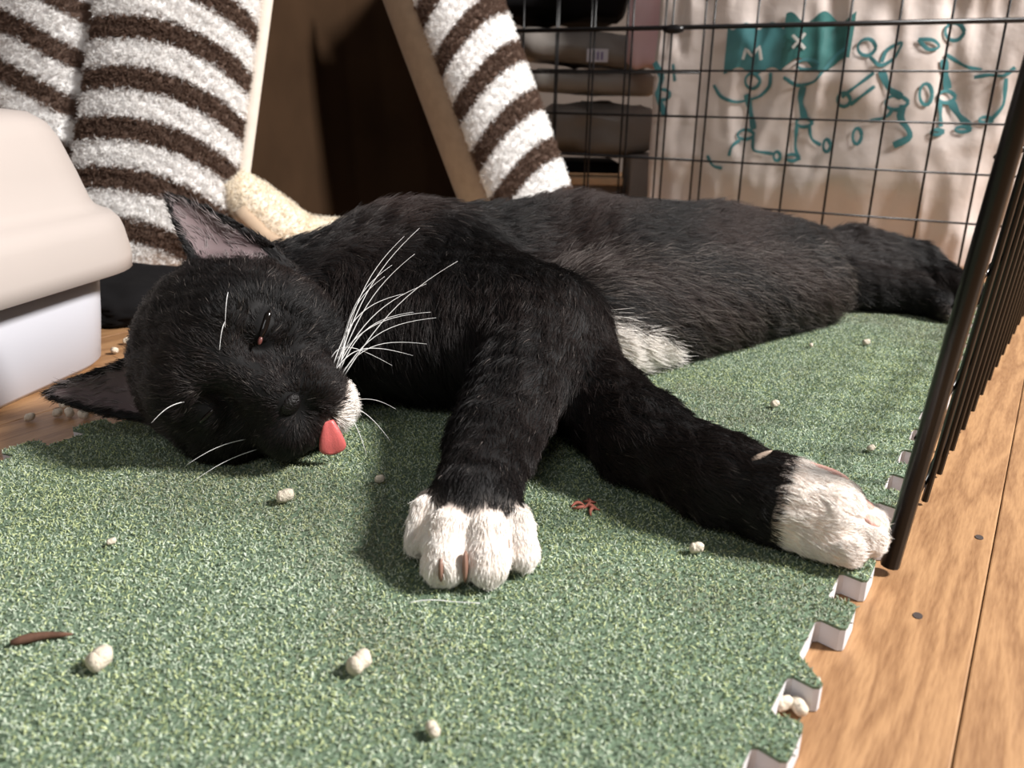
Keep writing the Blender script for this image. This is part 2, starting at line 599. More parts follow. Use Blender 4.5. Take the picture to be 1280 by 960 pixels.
ZM = .0103
PEL = [  # x, y, z, az, length, radius, lobes, label
    (-.0960, .3166, ZM, .35, .0076, .0027, 1, 'short cylindrical litter pellet on the mat in front of the tongue'),
    (-.1226, .2071, ZM, 1.0, .0072, .0031, 1, 'smooth oval litter pellet on the mat beside the brown twig'),
    (-.0445, .2079, ZM, .9, .0074, .0031, 2, 'two lobed litter pellet on the mat straight before the front paw'),
    (-.0588, .3369, ZM, .2, .0048, .0018, 1, 'small litter crumb on the mat between tongue and front paw'),
    (.0726, .2813, ZM, .1, .0058, .0020, 1, 'litter pellet on the mat below the outstretched foreleg'),
    (-.0198, .1819, ZM, 2.1, .0044, .0018, 2, 'litter crumb on the mat nearest the bottom edge of the photo'),
    (.1515, .4456, ZM, .4, .0052, .0020, 1, 'litter pellet on the turf midway between foreleg and hind legs'),
    (.2581, .5807, ZM, .2, .0050, .0022, 1, 'litter crumb on the turf just before the hind leg'),
    (-.1529, .2789, ZM, .5, .0036, .0012, 1, 'tiny litter crumb on the mat below the cheek of the cat'),
    (.1820, .3842, ZM, .6, .0042, .0016, 1, 'litter crumb on the turf above the outstretched white paw'),
    (.2150, .5720, ZM, 1.2, .0036, .0014, 1, 'tiny crumb on the turf below the thigh of the cat'),
    (-.2692, .4277, .0003, .4, .0058, .0022, 1, 'single litter pellet on the floor under the bin edge'),
]
for x, y, z, az, L, r, lb, label in PEL:
    pellet((x, y, z), az, L, r, label, 'loose litter pellets', lb)
CL = [(-.2571, .4345, 'leftmost pellet of the little heap under the lower ear'),
      (-.2604, .4480, 'rear left pellet of the little heap under the lower ear'),
      (-.2505, .4348, 'middle pellet of the little heap under the lower ear'),
      (-.2411, .4316, 'rightmost pellet of the little heap under the lower ear'),
      (-.2460, .4460, 'rear right pellet of the little heap under the lower ear'),
      (-.2810, .5560, 'pale pellet on the floor behind the ear at the bin corner'),
      (-.2830, .5800, 'pale pellet on the floor in the gap past the bin corner')]
for i, (x, y, label) in enumerate(CL):
    pellet((x, y, .0003), 1.1 * i, .0056, .0024, label, 'pellets on the floor by the bin')
pellet((0.0848, 0.2062, .0003), .3, .0058, .0022, 'left one of two litter crumbs lying in a mat edge notch', 'crumbs in the mat notch')
pellet((0.0888, 0.2049, .0003), 1.9, .0058, .0022, 'right one of two litter crumbs lying in a mat edge notch', 'crumbs in the mat notch')
pts = [np.array([-.1555 + .0170 * t, .2165 + .0060 * t + .0012 * math.sin(4 * t), ZM + .0012]) for t in np.linspace(0, 1, 8)]
V, F = tube_geo(pts, [.0009, .0015, .0016, .0014, .0012, .0010, .0008, .0003], 8)
props(mesh_obj('twig', V, F, M_TWIG, None), 'thin brown twig lying on the mat at lower left', 'twig')
fl = None
for i in range(7):
    a = rng.uniform(0, 6.28)
    c = np.array([.033 + rng.normal(0, .0028), .3175 + rng.normal(0, .0035), ZM + .0003])
    pts = [c + np.array([math.cos(a + .5 * t) * .0035 * t, math.sin(a + .5 * t) * .0045 * t, .0004 * math.cos(3 * t)]) for t in np.linspace(-1, 1, 7)]
    V, F = tube_geo(pts, [.0002, .0006, .0008, .0008, .0007, .0005, .0002], 6)
    if fl is None:
        fl = root('fluff_scrap', (.033, .3175, ZM), 'reddish brown scrap of fluff on the mat between the two forelegs', 'scrap')
    mesh_obj('strand', V, F, M_REDFLUFF, fl)
pts = [np.array([-.0343 + .0247 * t, .2432 + .002 * math.sin(3 * t), ZM + .0006 + .0004 * math.sin(7 * t)]) for t in np.linspace(0, 1, 12)]
V, F = tube_geo(pts, .00016, 5)
props(mesh_obj('loose_hair', V, F, M_WHISKER, None), 'loose white hair on the mat just below the front paw', 'hair')

# ------------------------------------------------------------------ litter bin at the left
BIN_C = np.array([-0.4465, 0.4625, 0.0])
BIN_A = RAD(-10.0)
bx, by = np.array([math.cos(BIN_A), math.sin(BIN_A), 0]), np.array([-math.sin(BIN_A), math.cos(BIN_A), 0])


def rounded_loop(z, hx, hy, r, n=10):
    pts = []
    for q, (sx, sy) in enumerate(((1, 1), (-1, 1), (-1, -1), (1, -1))):
        for i in range(n):
            t = (q + i / (n - 1)) * math.pi / 2
            pts.append(BIN_C + bx * (sx * (hx - r) + r * math.cos(t)) + by * (sy * (hy - r) + r * math.sin(t)) + np.array([0, 0, z]))
    return pts


def loft(loops, cap0=True, cap1=True):
    V, F = [], []
    n = len(loops[0])
    for L in loops:
        V += list(L)
    for i in range(len(loops) - 1):
        for j in range(n):
            F.append((i * n + j, i * n + (j + 1) % n, (i + 1) * n + (j + 1) % n, (i + 1) * n + j))
    if cap0: F.append(tuple(range(n))[::-1])
    if cap1: F.append(tuple((len(loops) - 1) * n + j for j in range(n)))
    return V, F


bin_root = root('litter_bin', BIN_C, 'pale plastic litter bin with a domed lid beside the striped tent', 'bin')
V, F = loft([rounded_loop(z, hx, hy, r) for z, hx, hy, r in
             ((.0003, .150, 0.1250, .045), (.004, .154, 0.1290, .048), (.03, .157, 0.1320, .05), (.073, .160, 0.1350, .05))])
mesh_obj('bin_body', V, F, M_BIN, bin_root)
V, F = loft([rounded_loop(z, hx, hy, r) for z, hx, hy, r in
             ((.073, .162, 0.1370, .05), (.0645, .167, 0.1420, .055), (.0635, .175, 0.1500, .060), (.0645, .1775, 0.1525, .062), (.074, .178, 0.1530, .062), (.090, .176, 0.1510, .062),
              (.096, .1745, 0.1495, .062), (.1005, .171, 0.1460, .060), (.1025, .167, 0.1420, .057), (.105, .163, 0.1380, .055), (.109, .1605, 0.1355, .053), (.128, .1560, 0.1310, .052),
              (.148, .1510, 0.1260, .052), (.157, .1470, 0.1220, .052), (.163, .139, 0.1140, .048), (.1655, .123, 0.0980, .042), (.167, .075, 0.0450, .03))], False, True)
mesh_obj('lid', V, F, M_LID, bin_root)

# ------------------------------------------------------------------ striped fleece cat tent
WHITE, BROWN = np.array([.95, .935, .92]), np.array([.165, .105, .078])


def slab(P00, P10, P01, P11, bulge, thick, nu=40, nv=70, edge=2.6, endround=8.0):
    """padded panel: bottom-left, bottom-right, top-left, top-right; returns front grid, normal and a closed mesh"""
    P00, P10, P01, P11 = (np.array(p, float) for p in (P00, P10, P01, P11))
    u = np.linspace(0, 1, nu)[:, None, None]
    v = np.linspace(0, 1, nv)[None, :, None]
    B = (P00 * (1 - u) + P10 * u) * (1 - v) + (P01 * (1 - u) + P11 * u) * v
    n = unit(np.cross(P10 - P00, P01 - P00))
    prof = np.clip(1 - np.abs(2 * u - 1) ** edge, 0, 1) ** .75 * np.clip(1 - np.abs(2 * v - 1) ** endround, 0, 1) ** .6
    Fr = B + n * (bulge * prof)
    Bk = B - n * (thick * np.clip(1 - np.abs(2 * u - 1) ** 6, 0.0, 1) ** .5 + .001)
    idx = lambda i, j, s: s * nu * nv + i * nv + j
    V = np.concatenate([Fr.reshape(-1, 3), Bk.reshape(-1, 3)])
    F = []
    for i in range(nu - 1):
        for j in range(nv - 1):
            F.append((idx(i, j, 0), idx(i + 1, j, 0), idx(i + 1, j + 1, 0), idx(i, j + 1, 0)))
            F.append((idx(i, j, 1), idx(i, j + 1, 1), idx(i + 1, j + 1, 1), idx(i + 1, j, 1)))
    for i in range(nu - 1):
        F.append((idx(i, 0, 0), idx(i, 0, 1), idx(i + 1, 0, 1), idx(i + 1, 0, 0)))
        F.append((idx(i, nv - 1, 0), idx(i + 1, nv - 1, 0), idx(i + 1, nv - 1, 1), idx(i, nv - 1, 1)))
    for j in range(nv - 1):
        F.append((idx(0, j, 0), idx(0, j + 1, 0), idx(0, j + 1, 1), idx(0, j, 1)))
        F.append((idx(nu - 1, j, 0), idx(nu - 1, j, 1), idx(nu - 1, j + 1, 1), idx(nu - 1, j + 1, 0)))
    return Fr, n, V, F


def stripe(u, v, W, H, slope, arch, phase, pitch=.0555, frac=.46):
    s = v * H + slope * (u - .5) * W + arch * (u - .5) ** 2 * W
    ph = (s / pitch + phase) % 1.0
    return ph < frac                      # True = brown


def tent_panel(name, label, P, bulge, thick, slope, arch, phase, fibres, flen, frad, nu=44, nv=90, edge=2.6, frac=.46, pitch=.0555):
    Fr, n, V, F = slab(*P, bulge, thick, nu, nv, edge)
    W = np.linalg.norm(np.array(P[1]) - np.array(P[0]))
    Hh = np.linalg.norm(np.array(P[2]) - np.array(P[0]))
    uu, vv = np.meshgrid(np.linspace(0, 1, nu), np.linspace(0, 1, nv), indexing='ij')
    br = stripe(uu, vv, W, Hh, slope, arch, phase, pitch, frac).reshape(-1)
    c1 = np.where(br[:, None], BROWN * .8, WHITE)
    cols = np.concatenate([c1, np.broadcast_to(np.array([.33, .25, .175]), c1.shape)])
    o = mesh_obj(name, V, F, M_FABRIC, tent, True, colors=cols)
    if label: o['label'] = label
    if FUR:
        N = fibres
        u, v = rng.uniform(0.005, .995, N), rng.uniform(0, 1, N)
        # bilinear sample of the front grid
        fi, fj = u * (nu - 1), v * (nv - 1)
        i, j = np.minimum(fi.astype(int), nu - 2), np.minimum(fj.astype(int), nv - 2)
        a, b = (fi - i)[:, None], (fj - j)[:, None]
        p = (Fr[i, j] * (1 - a) + Fr[i + 1, j] * a) * (1 - b) + (Fr[i, j + 1] * (1 - a) + Fr[i + 1, j + 1] * a) * b
        nn = unit(np.cross(Fr[i + 1, j] - Fr[i, j], Fr[i, j + 1] - Fr[i, j]))
        jit = rng.normal(0, .0012, N) / Hh
        brn = stripe(u, v + jit, W, Hh, slope, arch, phase, pitch, frac)
        L = flen * rng.uniform(.6, 1.15, N)
        tuft = np.stack([np.sin(p[:, 0] * 620 + 2.1 * np.sin(p[:, 2] * 410)), np.sin(p[:, 1] * 530 + p[:, 2] * 300), np.sin(p[:, 2] * 640 + 1.7 * np.sin(p[:, 0] * 450))], 1)
        D = unit(nn + .55 * tuft + rng.normal(0, .38, (N, 3)) + np.array([0, 0, -.15]))
        side_ = unit(np.cross(D, rng.normal(0, 1, (N, 3))))
        k = 5
        T = np.linspace(0, 1, k)
        pts = p[:, None, :] - nn[:, None, :] * .0006 + D[:, None, :] * (L[:, None] * T[None])[:, :, None] \
            + side_[:, None, :] * (L[:, None] * .3 * np.sin(T * 4.5)[None])[:, :, None]
        base = np.where(brn[:, None], BROWN, WHITE)
        col = base * rng.uniform(.8, 1.06, N)[:, None]
        curves_obj('pile', pts, frad * np.array([1, 1, .95, .8, .35]), np.clip(col, 0, .95), M_SHERPA, o)
    return o


tent = root('cat_tent', (-.22, .92, 0.0), 'brown and white striped fleece cat tent with a dark open doorway', 'tent')
TLb, TLt = (-.300, .86, .004), (-.250, .92, .311)
tent_panel('striped_panel', 'broad striped front panel left of the doorway', ((-.447, .79, .004), TLb, (-.392, .86, .299), TLt), .034, .02,
           .36, .42, .44, 40000, .0056, .00034, pitch=.0465)
tent_panel('striped_panel', 'striped side panel turned away behind the bin', ((-.667, .93, .004), (-.451, .795, .004), (-.62, 1.0, .317), (-.396, .865, .299)), .036, .02,
           .16, .25, .8, 28000, .0054, .00034, pitch=.0465)
tent_panel('striped_panel', 'narrow striped front panel right of the doorway', ((-.003, .93, .004), (.095, .95, .004), (-.131, 1.0, .31), (-.032, 1.04, .317)), .024, .02,
           -.72, .35, .35, 34000, .0046, .00030, frac=.43)


def plain_panel(name, label, P, bulge, thick, m, nu=16, nv=40, edge=2.2):
    Fr, n, V, F = slab(*P, bulge, thick, nu, nv, edge)
    o = mesh_obj(name, V, F, m, tent, True)
    if label: o['label'] = label
    return o


plain_panel('binding', 'tan suede edge of the doorway, its right side', ((-.044, .972, .004), (-.004, .931, .004), (-.169, 1.035, .313), (-.132, 1.001, .31)), .008, .006, M_SUEDE)
# pale edge tape on the left side of the doorway: a rounded piping
pts = [np.array(TLb) * (1 - t) + np.array(TLt) * t + np.array([.002, -.004, 0]) for t in np.linspace(.0, 1, 24)]
V, F = tube_geo(pts, .0078, 12)
o = mesh_obj('piping', V, F, M_CREAM, tent)
o['label'] = 'cream edge of the doorway, its left side'
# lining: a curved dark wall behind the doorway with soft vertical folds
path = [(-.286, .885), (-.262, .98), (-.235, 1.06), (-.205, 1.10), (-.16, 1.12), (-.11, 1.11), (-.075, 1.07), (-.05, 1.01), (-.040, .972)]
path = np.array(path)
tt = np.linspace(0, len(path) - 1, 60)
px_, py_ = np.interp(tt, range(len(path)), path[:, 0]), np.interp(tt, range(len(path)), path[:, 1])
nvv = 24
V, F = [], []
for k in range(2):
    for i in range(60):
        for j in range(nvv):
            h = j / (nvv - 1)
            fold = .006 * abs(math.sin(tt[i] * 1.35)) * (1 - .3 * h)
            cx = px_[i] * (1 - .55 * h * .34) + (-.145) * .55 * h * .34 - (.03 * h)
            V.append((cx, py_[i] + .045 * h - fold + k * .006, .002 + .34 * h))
n1 = 60 * nvv
for i in range(59):
    for j in range(nvv - 1):
        a, b, c, d = i * nvv + j, (i + 1) * nvv + j, (i + 1) * nvv + j + 1, i * nvv + j + 1
        F += [(a, b, c, d), (n1 + a, n1 + d, n1 + c, n1 + b)]
for i in range(59):
    for j in (0, nvv - 1):
        a, b = i * nvv + j, (i + 1) * nvv + j
        F.append((a, n1 + a, n1 + b, b))
for j in range(nvv - 1):
    for i in (0, 59):
        a, b = i * nvv + j, i * nvv + j + 1
        F.append((a, b, n1 + b, n1 + a))
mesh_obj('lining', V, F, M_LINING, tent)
# rolled fleece lip at the foot of the doorway
lipc = np.array([[-.294, .866, .092], [-.278, .870, .072], [-.258, .878, .050], [-.232, .893, .028], [-.18, .912, .024], [-.12, .93, .022], [-.06, .945, .022], [-.02, .948, .022]])
lr = np.array([.016, .024, .027, .0245, .0225, .021, .021, .018])
lk = np.linspace(0, len(lipc) - 1, 34)
pts = np.stack([np.interp(lk, range(len(lipc)), lipc[:, q]) for q in range(3)], 1)
rr = np.interp(lk, range(len(lipc)), lr)
V, F = tube_geo(pts, rr, 18)
CREAM = np.array([.95, .88, .76])
lip = mesh_obj('fleece_lip', V, F, M_FABRIC, tent, True, colors=np.broadcast_to(CREAM * .85, (len(V), 3)))
lip['label'] = 'cream fleece roll at the foot of the doorway'
if FUR:
    N = 15000
    q = rng.uniform(0, 33 - 1e-3, N)
    i = q.astype(int)
    a = (q - i)[:, None]
    ce = pts[i] * (1 - a) + pts[i + 1] * a
    T = unit(pts[i + 1] - pts[i])
    th = rng.uniform(0, 2 * math.pi, N)
    s1 = unit(np.cross(T, np.array([0, 0, 1.0])))
    s2 = np.cross(s1, T)
    nn = s1 * np.cos(th)[:, None] + s2 * np.sin(th)[:, None]
    p = ce + nn * (rr[i][:, None] - .0006)
    D = unit(nn + rng.normal(0, .5, (N, 3)))
    L = rng.uniform(.003, .006, N)
    sd = unit(np.cross(D, rng.normal(0, 1, (N, 3))))
    TT = np.linspace(0, 1, 5)
    P5 = p[:, None] + D[:, None] * (L[:, None] * TT)[:, :, None] + sd[:, None] * (L[:, None] * .3 * np.sin(4.5 * TT))[:, :, None]
    ok = P5[:, :, 2].min(1) > .001
    curves_obj('pile', P5[ok], .0003 * np.array([1, 1, .95, .8, .35]), CREAM * rng.uniform(.8, 1.1, (ok.sum(), 1)), M_SHERPA, lip)
# brown trim along the front of the lip
pts2 = pts[4:24] + np.stack([0 * rr[4:24], -rr[4:24] * .95, -rr[4:24] * .45], 1)
V, F = tube_geo(pts2, .009, 10)
o = mesh_obj('lip_trim', V, F, M_SUEDE, tent)
o['label'] = 'brown trim in front of the fleece roll'

# low black heap, added to fill the dark gap between bin and tent
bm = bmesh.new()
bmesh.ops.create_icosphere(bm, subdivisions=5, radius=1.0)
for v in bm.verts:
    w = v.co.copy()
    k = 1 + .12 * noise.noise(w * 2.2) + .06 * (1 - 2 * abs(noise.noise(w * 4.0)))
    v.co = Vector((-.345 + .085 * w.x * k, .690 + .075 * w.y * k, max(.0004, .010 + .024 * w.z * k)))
props(bm_obj('black_mass', bm, M_BLACKBAG, None, True), 'low black heap added to fill the dark gap between litter bin and tent', 'cloth')

# ------------------------------------------------------------------ glossy taupe sack with teal figures behind the cage
BAG_Q = np.array([0.5096, 0.9528, 0.0])
BAG_N = np.array([-.459, -.889, 0.0])


def bag_disp(u, z):
    v = Vector((u * 9, z * 9, 4.2))
    d = .012 * (1 - abs(noise.noise(v * .55)) * 2) + .006 * noise.noise(v * 1.7 + Vector((3, 1, 0))) + .004 * (1 - 2 * abs(noise.noise(Vector((u * 34, z * 8, 1.0)))))
    d += .0008 * noise.noise(Vector((u * 60, z * 60, 7.0)))
    d += .010 * math.cos((u + .12) / .5 * math.pi) + .006 * math.sin(z * 9)
    return max(-.02, min(.017 + .017 * min(1, max(0, (u + .31) / .1)), d))


def bag_pt(u, z, off=0.0):
    return BAG_Q - GD * u + BAG_N * (bag_disp(u, z) + off) + np.array([0, 0, z])


bag = root('gift_sack', BAG_Q - GD * -.12 - BAG_N * .05, 'glossy taupe sack printed with teal dancing stick figures behind the cage', 'bag')
nu, nz = 110, 84
U = np.linspace(-.372, .16, nu)
Z = np.linspace(.001, .46, nz)
V, F = [], []
for a in U:
    for z in Z:
        V.append(bag_pt(a, z))
for a in U:
    for z in Z:
        edge = min(a - U[0], U[-1] - a)
        V.append(BAG_Q - GD * a - BAG_N * min(.09, .03 + edge * 1.2) + np.array([0, 0, z]))
m1 = nu * nz
for i in range(nu - 1):
    for j in range(nz - 1):
        a, b, c, d = i * nz + j, (i + 1) * nz + j, (i + 1) * nz + j + 1, i * nz + j + 1
        F += [(a, b, c, d), (m1 + a, m1 + d, m1 + c, m1 + b)]
for i in range(nu - 1):
    for j in (0, nz - 1):
        a, b = i * nz + j, (i + 1) * nz + j
        F.append((a, m1 + a, m1 + b, b))
for j in range(nz - 1):
    for i in (0, nu - 1):
        a, b = i * nz + j, i * nz + j + 1
        F.append((a, b, m1 + b, m1 + a))
mesh_obj('sack_body', V, F, M_PAPER, bag)

# printed line figures: strokes in sack coordinates (metres across, metres up)
FIGS = {
 'A': [[(-0.294,0.197),(-0.284,0.183),(-0.264,0.177),(-0.237,0.184),(-0.226,0.196),(-0.227,0.211)],[(-0.238,0.202),(-0.239,0.197),(-0.242,0.194),(-0.246,0.192),(-0.251,0.193),(-0.255,0.197),(-0.257,0.202),(-0.256,0.206),(-0.253,0.21),(-0.248,0.211),(-0.244,0.21),(-0.24,0.206),(-0.238,0.202)],[(-0.253,0.187),(-0.247,0.169),(-0.24,0.147)],[(-0.238,0.141),(-0.239,0.138),(-0.243,0.136),(-0.248,0.135),(-0.254,0.135),(-0.259,0.137),(-0.26,0.14),(-0.259,0.143),(-0.255,0.146),(-0.25,0.147),(-0.244,0.146),(-0.24,0.144),(-0.238,0.141)],[(-0.255,0.134),(-0.264,0.128),(-0.266,0.115)],[(-0.239,0.138),(-0.238,0.122),(-0.213,0.12)],[(-0.204,0.118),(-0.204,0.114),(-0.205,0.111),(-0.207,0.11),(-0.21,0.111),(-0.212,0.113),(-0.213,0.117),(-0.213,0.121),(-0.211,0.124),(-0.209,0.125),(-0.207,0.124),(-0.205,0.121),(-0.204,0.118)],[(-0.182,0.117),(-0.183,0.115),(-0.186,0.113),(-0.191,0.112),(-0.195,0.113),(-0.199,0.114),(-0.2,0.116),(-0.199,0.118),(-0.196,0.12),(-0.192,0.121),(-0.187,0.12),(-0.183,0.119),(-0.182,0.117)]],
 'B': [[(-0.211,0.206),(-0.195,0.196),(-0.175,0.201),(-0.165,0.217),(-0.156,0.231),(-0.145,0.238)],[(-0.173,0.22),(-0.174,0.217),(-0.179,0.214),(-0.185,0.214),(-0.192,0.214),(-0.197,0.217),(-0.2,0.22),(-0.198,0.222),(-0.194,0.225),(-0.187,0.225),(-0.18,0.224),(-0.175,0.222),(-0.173,0.22)],[(-0.188,0.196),(-0.19,0.181),(-0.182,0.161)],[(-0.172,0.157),(-0.173,0.154),(-0.177,0.152),(-0.182,0.151),(-0.187,0.152),(-0.191,0.153),(-0.193,0.156),(-0.192,0.159),(-0.188,0.161),(-0.183,0.162),(-0.178,0.161),(-0.174,0.159),(-0.172,0.157)],[(-0.19,0.155),(-0.189,0.127),(-0.182,0.114)],[(-0.176,0.155),(-0.172,0.137),(-0.16,0.132)],[(-0.149,0.132),(-0.149,0.128),(-0.15,0.124),(-0.152,0.123),(-0.155,0.124),(-0.157,0.127),(-0.158,0.132),(-0.158,0.136),(-0.157,0.14),(-0.155,0.141),(-0.153,0.14),(-0.151,0.137),(-0.149,0.132)]],
 'C': [[(-0.116,0.237),(-0.117,0.233),(-0.12,0.229),(-0.124,0.228),(-0.129,0.229),(-0.134,0.233),(-0.136,0.238),(-0.135,0.242),(-0.132,0.246),(-0.127,0.247),(-0.122,0.246),(-0.118,0.242),(-0.116,0.237)],[(-0.121,0.228),(-0.109,0.217),(-0.096,0.225),(-0.089,0.244),(-0.106,0.235),(-0.108,0.222)],[(-0.107,0.214),(-0.097,0.194),(-0.082,0.186)],[(-0.114,0.211),(-0.144,0.185)],[(-0.111,0.197),(-0.134,0.177)],[(-0.134,0.182),(-0.134,0.178),(-0.137,0.175),(-0.141,0.174),(-0.145,0.175),(-0.148,0.178),(-0.15,0.182),(-0.149,0.186),(-0.147,0.19),(-0.143,0.191),(-0.139,0.19),(-0.136,0.187),(-0.134,0.182)],[(-0.074,0.181),(-0.075,0.177),(-0.08,0.174),(-0.086,0.172),(-0.092,0.173),(-0.097,0.176),(-0.099,0.18),(-0.098,0.184),(-0.094,0.187),(-0.088,0.188),(-0.082,0.187),(-0.077,0.184),(-0.074,0.181)],[(-0.089,0.175),(-0.092,0.165),(-0.111,0.16)],[(-0.079,0.178),(-0.081,0.164),(-0.069,0.152),(-0.065,0.144),(-0.082,0.135)],[(-0.117,0.144),(-0.117,0.139),(-0.118,0.135),(-0.12,0.133),(-0.123,0.134),(-0.126,0.138),(-0.127,0.143),(-0.127,0.148),(-0.126,0.152),(-0.123,0.154),(-0.12,0.152),(-0.118,0.149),(-0.117,0.144)]],
 'D': [[(-0.032,0.252),(-0.033,0.248),(-0.035,0.244),(-0.04,0.243),(-0.045,0.244),(-0.049,0.248),(-0.051,0.253),(-0.051,0.258),(-0.048,0.261),(-0.043,0.262),(-0.038,0.261),(-0.034,0.257),(-0.032,0.252)],[(-0.075,0.245),(-0.063,0.233),(-0.051,0.237),(-0.06,0.245),(-0.075,0.245)],[(-0.047,0.225),(-0.038,0.195)],[(-0.046,0.23),(-0.024,0.217),(-0.009,0.214)],[(-0.029,0.187),(-0.03,0.183),(-0.033,0.181),(-0.037,0.18),(-0.042,0.181),(-0.046,0.183),(-0.047,0.187),(-0.047,0.19),(-0.044,0.193),(-0.039,0.194),(-0.035,0.193),(-0.031,0.19),(-0.029,0.187)],[(-0.052,0.189),(-0.052,0.183),(-0.053,0.178),(-0.056,0.177),(-0.06,0.178),(-0.063,0.183),(-0.065,0.189),(-0.065,0.195),(-0.064,0.2),(-0.06,0.202),(-0.057,0.2),(-0.054,0.196),(-0.052,0.189)],[(-0.043,0.181),(-0.038,0.156)],[(-0.034,0.184),(-0.023,0.168),(-0.01,0.157)],[(-0.034,0.151),(-0.035,0.149),(-0.037,0.148),(-0.041,0.147),(-0.045,0.147),(-0.048,0.148),(-0.049,0.15),(-0.048,0.152),(-0.045,0.153),(-0.042,0.154),(-0.038,0.153),(-0.035,0.152),(-0.034,0.151)],[(-0.008,0.154),(-0.009,0.153),(-0.012,0.151),(-0.016,0.151),(-0.021,0.151),(-0.025,0.152),(-0.026,0.154),(-0.025,0.155),(-0.022,0.157),(-0.018,0.157),(-0.013,0.157),(-0.009,0.156),(-0.008,0.154)]],
 'E': [[(-0.015,0.207),(-0.0,0.21),(0.013,0.207),(0.021,0.217)],[(0.015,0.206),(0.018,0.179),(0.008,0.163)],[(0.011,0.164),(0.01,0.163),(0.007,0.161),(0.004,0.16),(-0.0,0.161),(-0.003,0.162),(-0.005,0.164),(-0.004,0.166),(-0.001,0.167),(0.002,0.168),(0.006,0.168),(0.009,0.166),(0.011,0.164)]],
 'F': [[(-0.372,0.223),(-0.36,0.206),(-0.366,0.185),(-0.353,0.16)],[(-0.348,0.185),(-0.349,0.182),(-0.353,0.179),(-0.358,0.178),(-0.363,0.179),(-0.367,0.182),(-0.369,0.185),(-0.368,0.189),(-0.364,0.191),(-0.359,0.192),(-0.354,0.191),(-0.35,0.189),(-0.348,0.185)]],
 'G': [[(-0.294,0.114),(-0.286,0.101),(-0.273,0.1)]],
 'H': [[(-0.348,0.221),(-0.344,0.201)]]}

WIDE = {('A', 2), ('B', 2), ('C', 2), ('C', 8), ('D', 2), ('D', 7), ('F', 0)}


def ribbon(line, hw, off=.0018, smooth=2):
    L = np.array(line, float)
    seg = np.r_[0, np.cumsum(np.linalg.norm(np.diff(L, axis=0), axis=1))]
    k = max(4, int(seg[-1] / .0035))
    t = np.linspace(0, seg[-1], k)
    # rounded by averaging the resampled polyline
    P = np.stack([np.interp(t, seg, L[:, 0]), np.interp(t, seg, L[:, 1])], 1)
    for _ in range(smooth):
        P[1:-1] = (P[:-2] + 2 * P[1:-1] + P[2:]) / 4
    T = unit(np.gradient(P, axis=0))
    Nn = np.stack([-T[:, 1], T[:, 0]], 1)
    V, F = [], []
    for p, n_, q in zip(P, Nn, np.linspace(0, 1, k)):
        w = hw * (1 + .25 * math.sin(q * 9))
        V += [bag_pt(*(p + n_ * w), off), bag_pt(*p, off + .0002), bag_pt(*(p - n_ * w), off)]
    for i in range(k - 1):
        for j in range(2):
            F.append((3 * i + j, 3 * i + j + 1, 3 * i + j + 4, 3 * i + j + 3))
    return V, F


for key, lines in FIGS.items():
    V, F = [], []
    for i, ln in enumerate(lines):
        v, f = ribbon(ln, .0032 if (key, i) in WIDE else .0017)
        F += [tuple(q + len(V) for q in x) for x in f]
        V += v
    mesh_obj('printed_figure', V, F, M_TEAL, bag)


def patch(u0, u1, z0f, z1f, off, m, name, n=26):
    V, F = [], []
    for i in range(n):
        u = u0 + (u1 - u0) * i / (n - 1)
        for j in range(14):
            z = z0f(u) + (z1f(u) - z0f(u)) * j / 13
            V.append(bag_pt(u, z, off))
    for i in range(n - 1):
        for j in range(13):
            F.append((i * 14 + j, (i + 1) * 14 + j, (i + 1) * 14 + j + 1, i * 14 + j + 1))
    return mesh_obj(name, V, F, m, bag)


patch(-.283, -.214, lambda u: .213 + .004 * math.sin(u * 160), lambda u: .262 + .004 * math.sin(u * 210), .0014, M_TEAL, 'printed_block')
patch(-.217, -.142, lambda u: .219 + .008 * math.sin(u * 120), lambda u: .270 + .006 * math.sin(u * 170), .0014, M_TEALD, 'printed_block')
for strokes in ([[(-.2607, .2255), (-.2583, .2373), (-.2495, .2284), (-.2431, .2401), (-.2391, .2248)]],
                [[(-.2066, .2511), (-.1985, .2439), (-.1914, .2367)], [(-.193, .2532), (-.1989, .2453), (-.2048, .2374)]]):
    V, F = [], []
    for ln in strokes:
        v, f = ribbon(ln, .0016, .0028, 0)
        F += [tuple(q + len(V) for q in x) for x in f]
        V += v
    mesh_obj('printed_letter', V, F, M_PALE, bag)

# ------------------------------------------------------------------ clutter stacked behind the cage, left of the sack
def crumpled(name, lo, hi, m, label, cat, amt=.012, freq=16, seed=0, rot=0.0, bevel=.02):
    bm = box_bm(lo, hi, 0)
    bmesh.ops.subdivide_edges(bm, edges=list(bm.edges), cuts=14, use_grid_fill=True)
    c = (Vector(lo) + Vector(hi)) / 2
    h = (Vector(hi) - Vector(lo)) / 2
    r = min(bevel, min(h) * .95)
    for v in bm.verts:
        d = v.co - c
        core = Vector([max(-(h[i] - r), min(h[i] - r, d[i])) for i in range(3)])
        e = d - core
        if e.length > 1e-6:
            d = core + e.normalized() * r
        p = c + d
        dn = d.normalized() if d.length > 0 else d
        w = (1 - 2 * abs(noise.noise(p * freq + Vector((seed, 0, 0))))) * amt + noise.noise(p * freq * 2.3 + Vector((0, seed, 0))) * amt * .5
        p = p + dn * w
        if rot:
            q = p - c
            p = c + Matrix.Rotation(rot, 3, 'Y') @ q
        v.co = p
    return props(bm_obj(name, bm, m, None, True), label, cat)


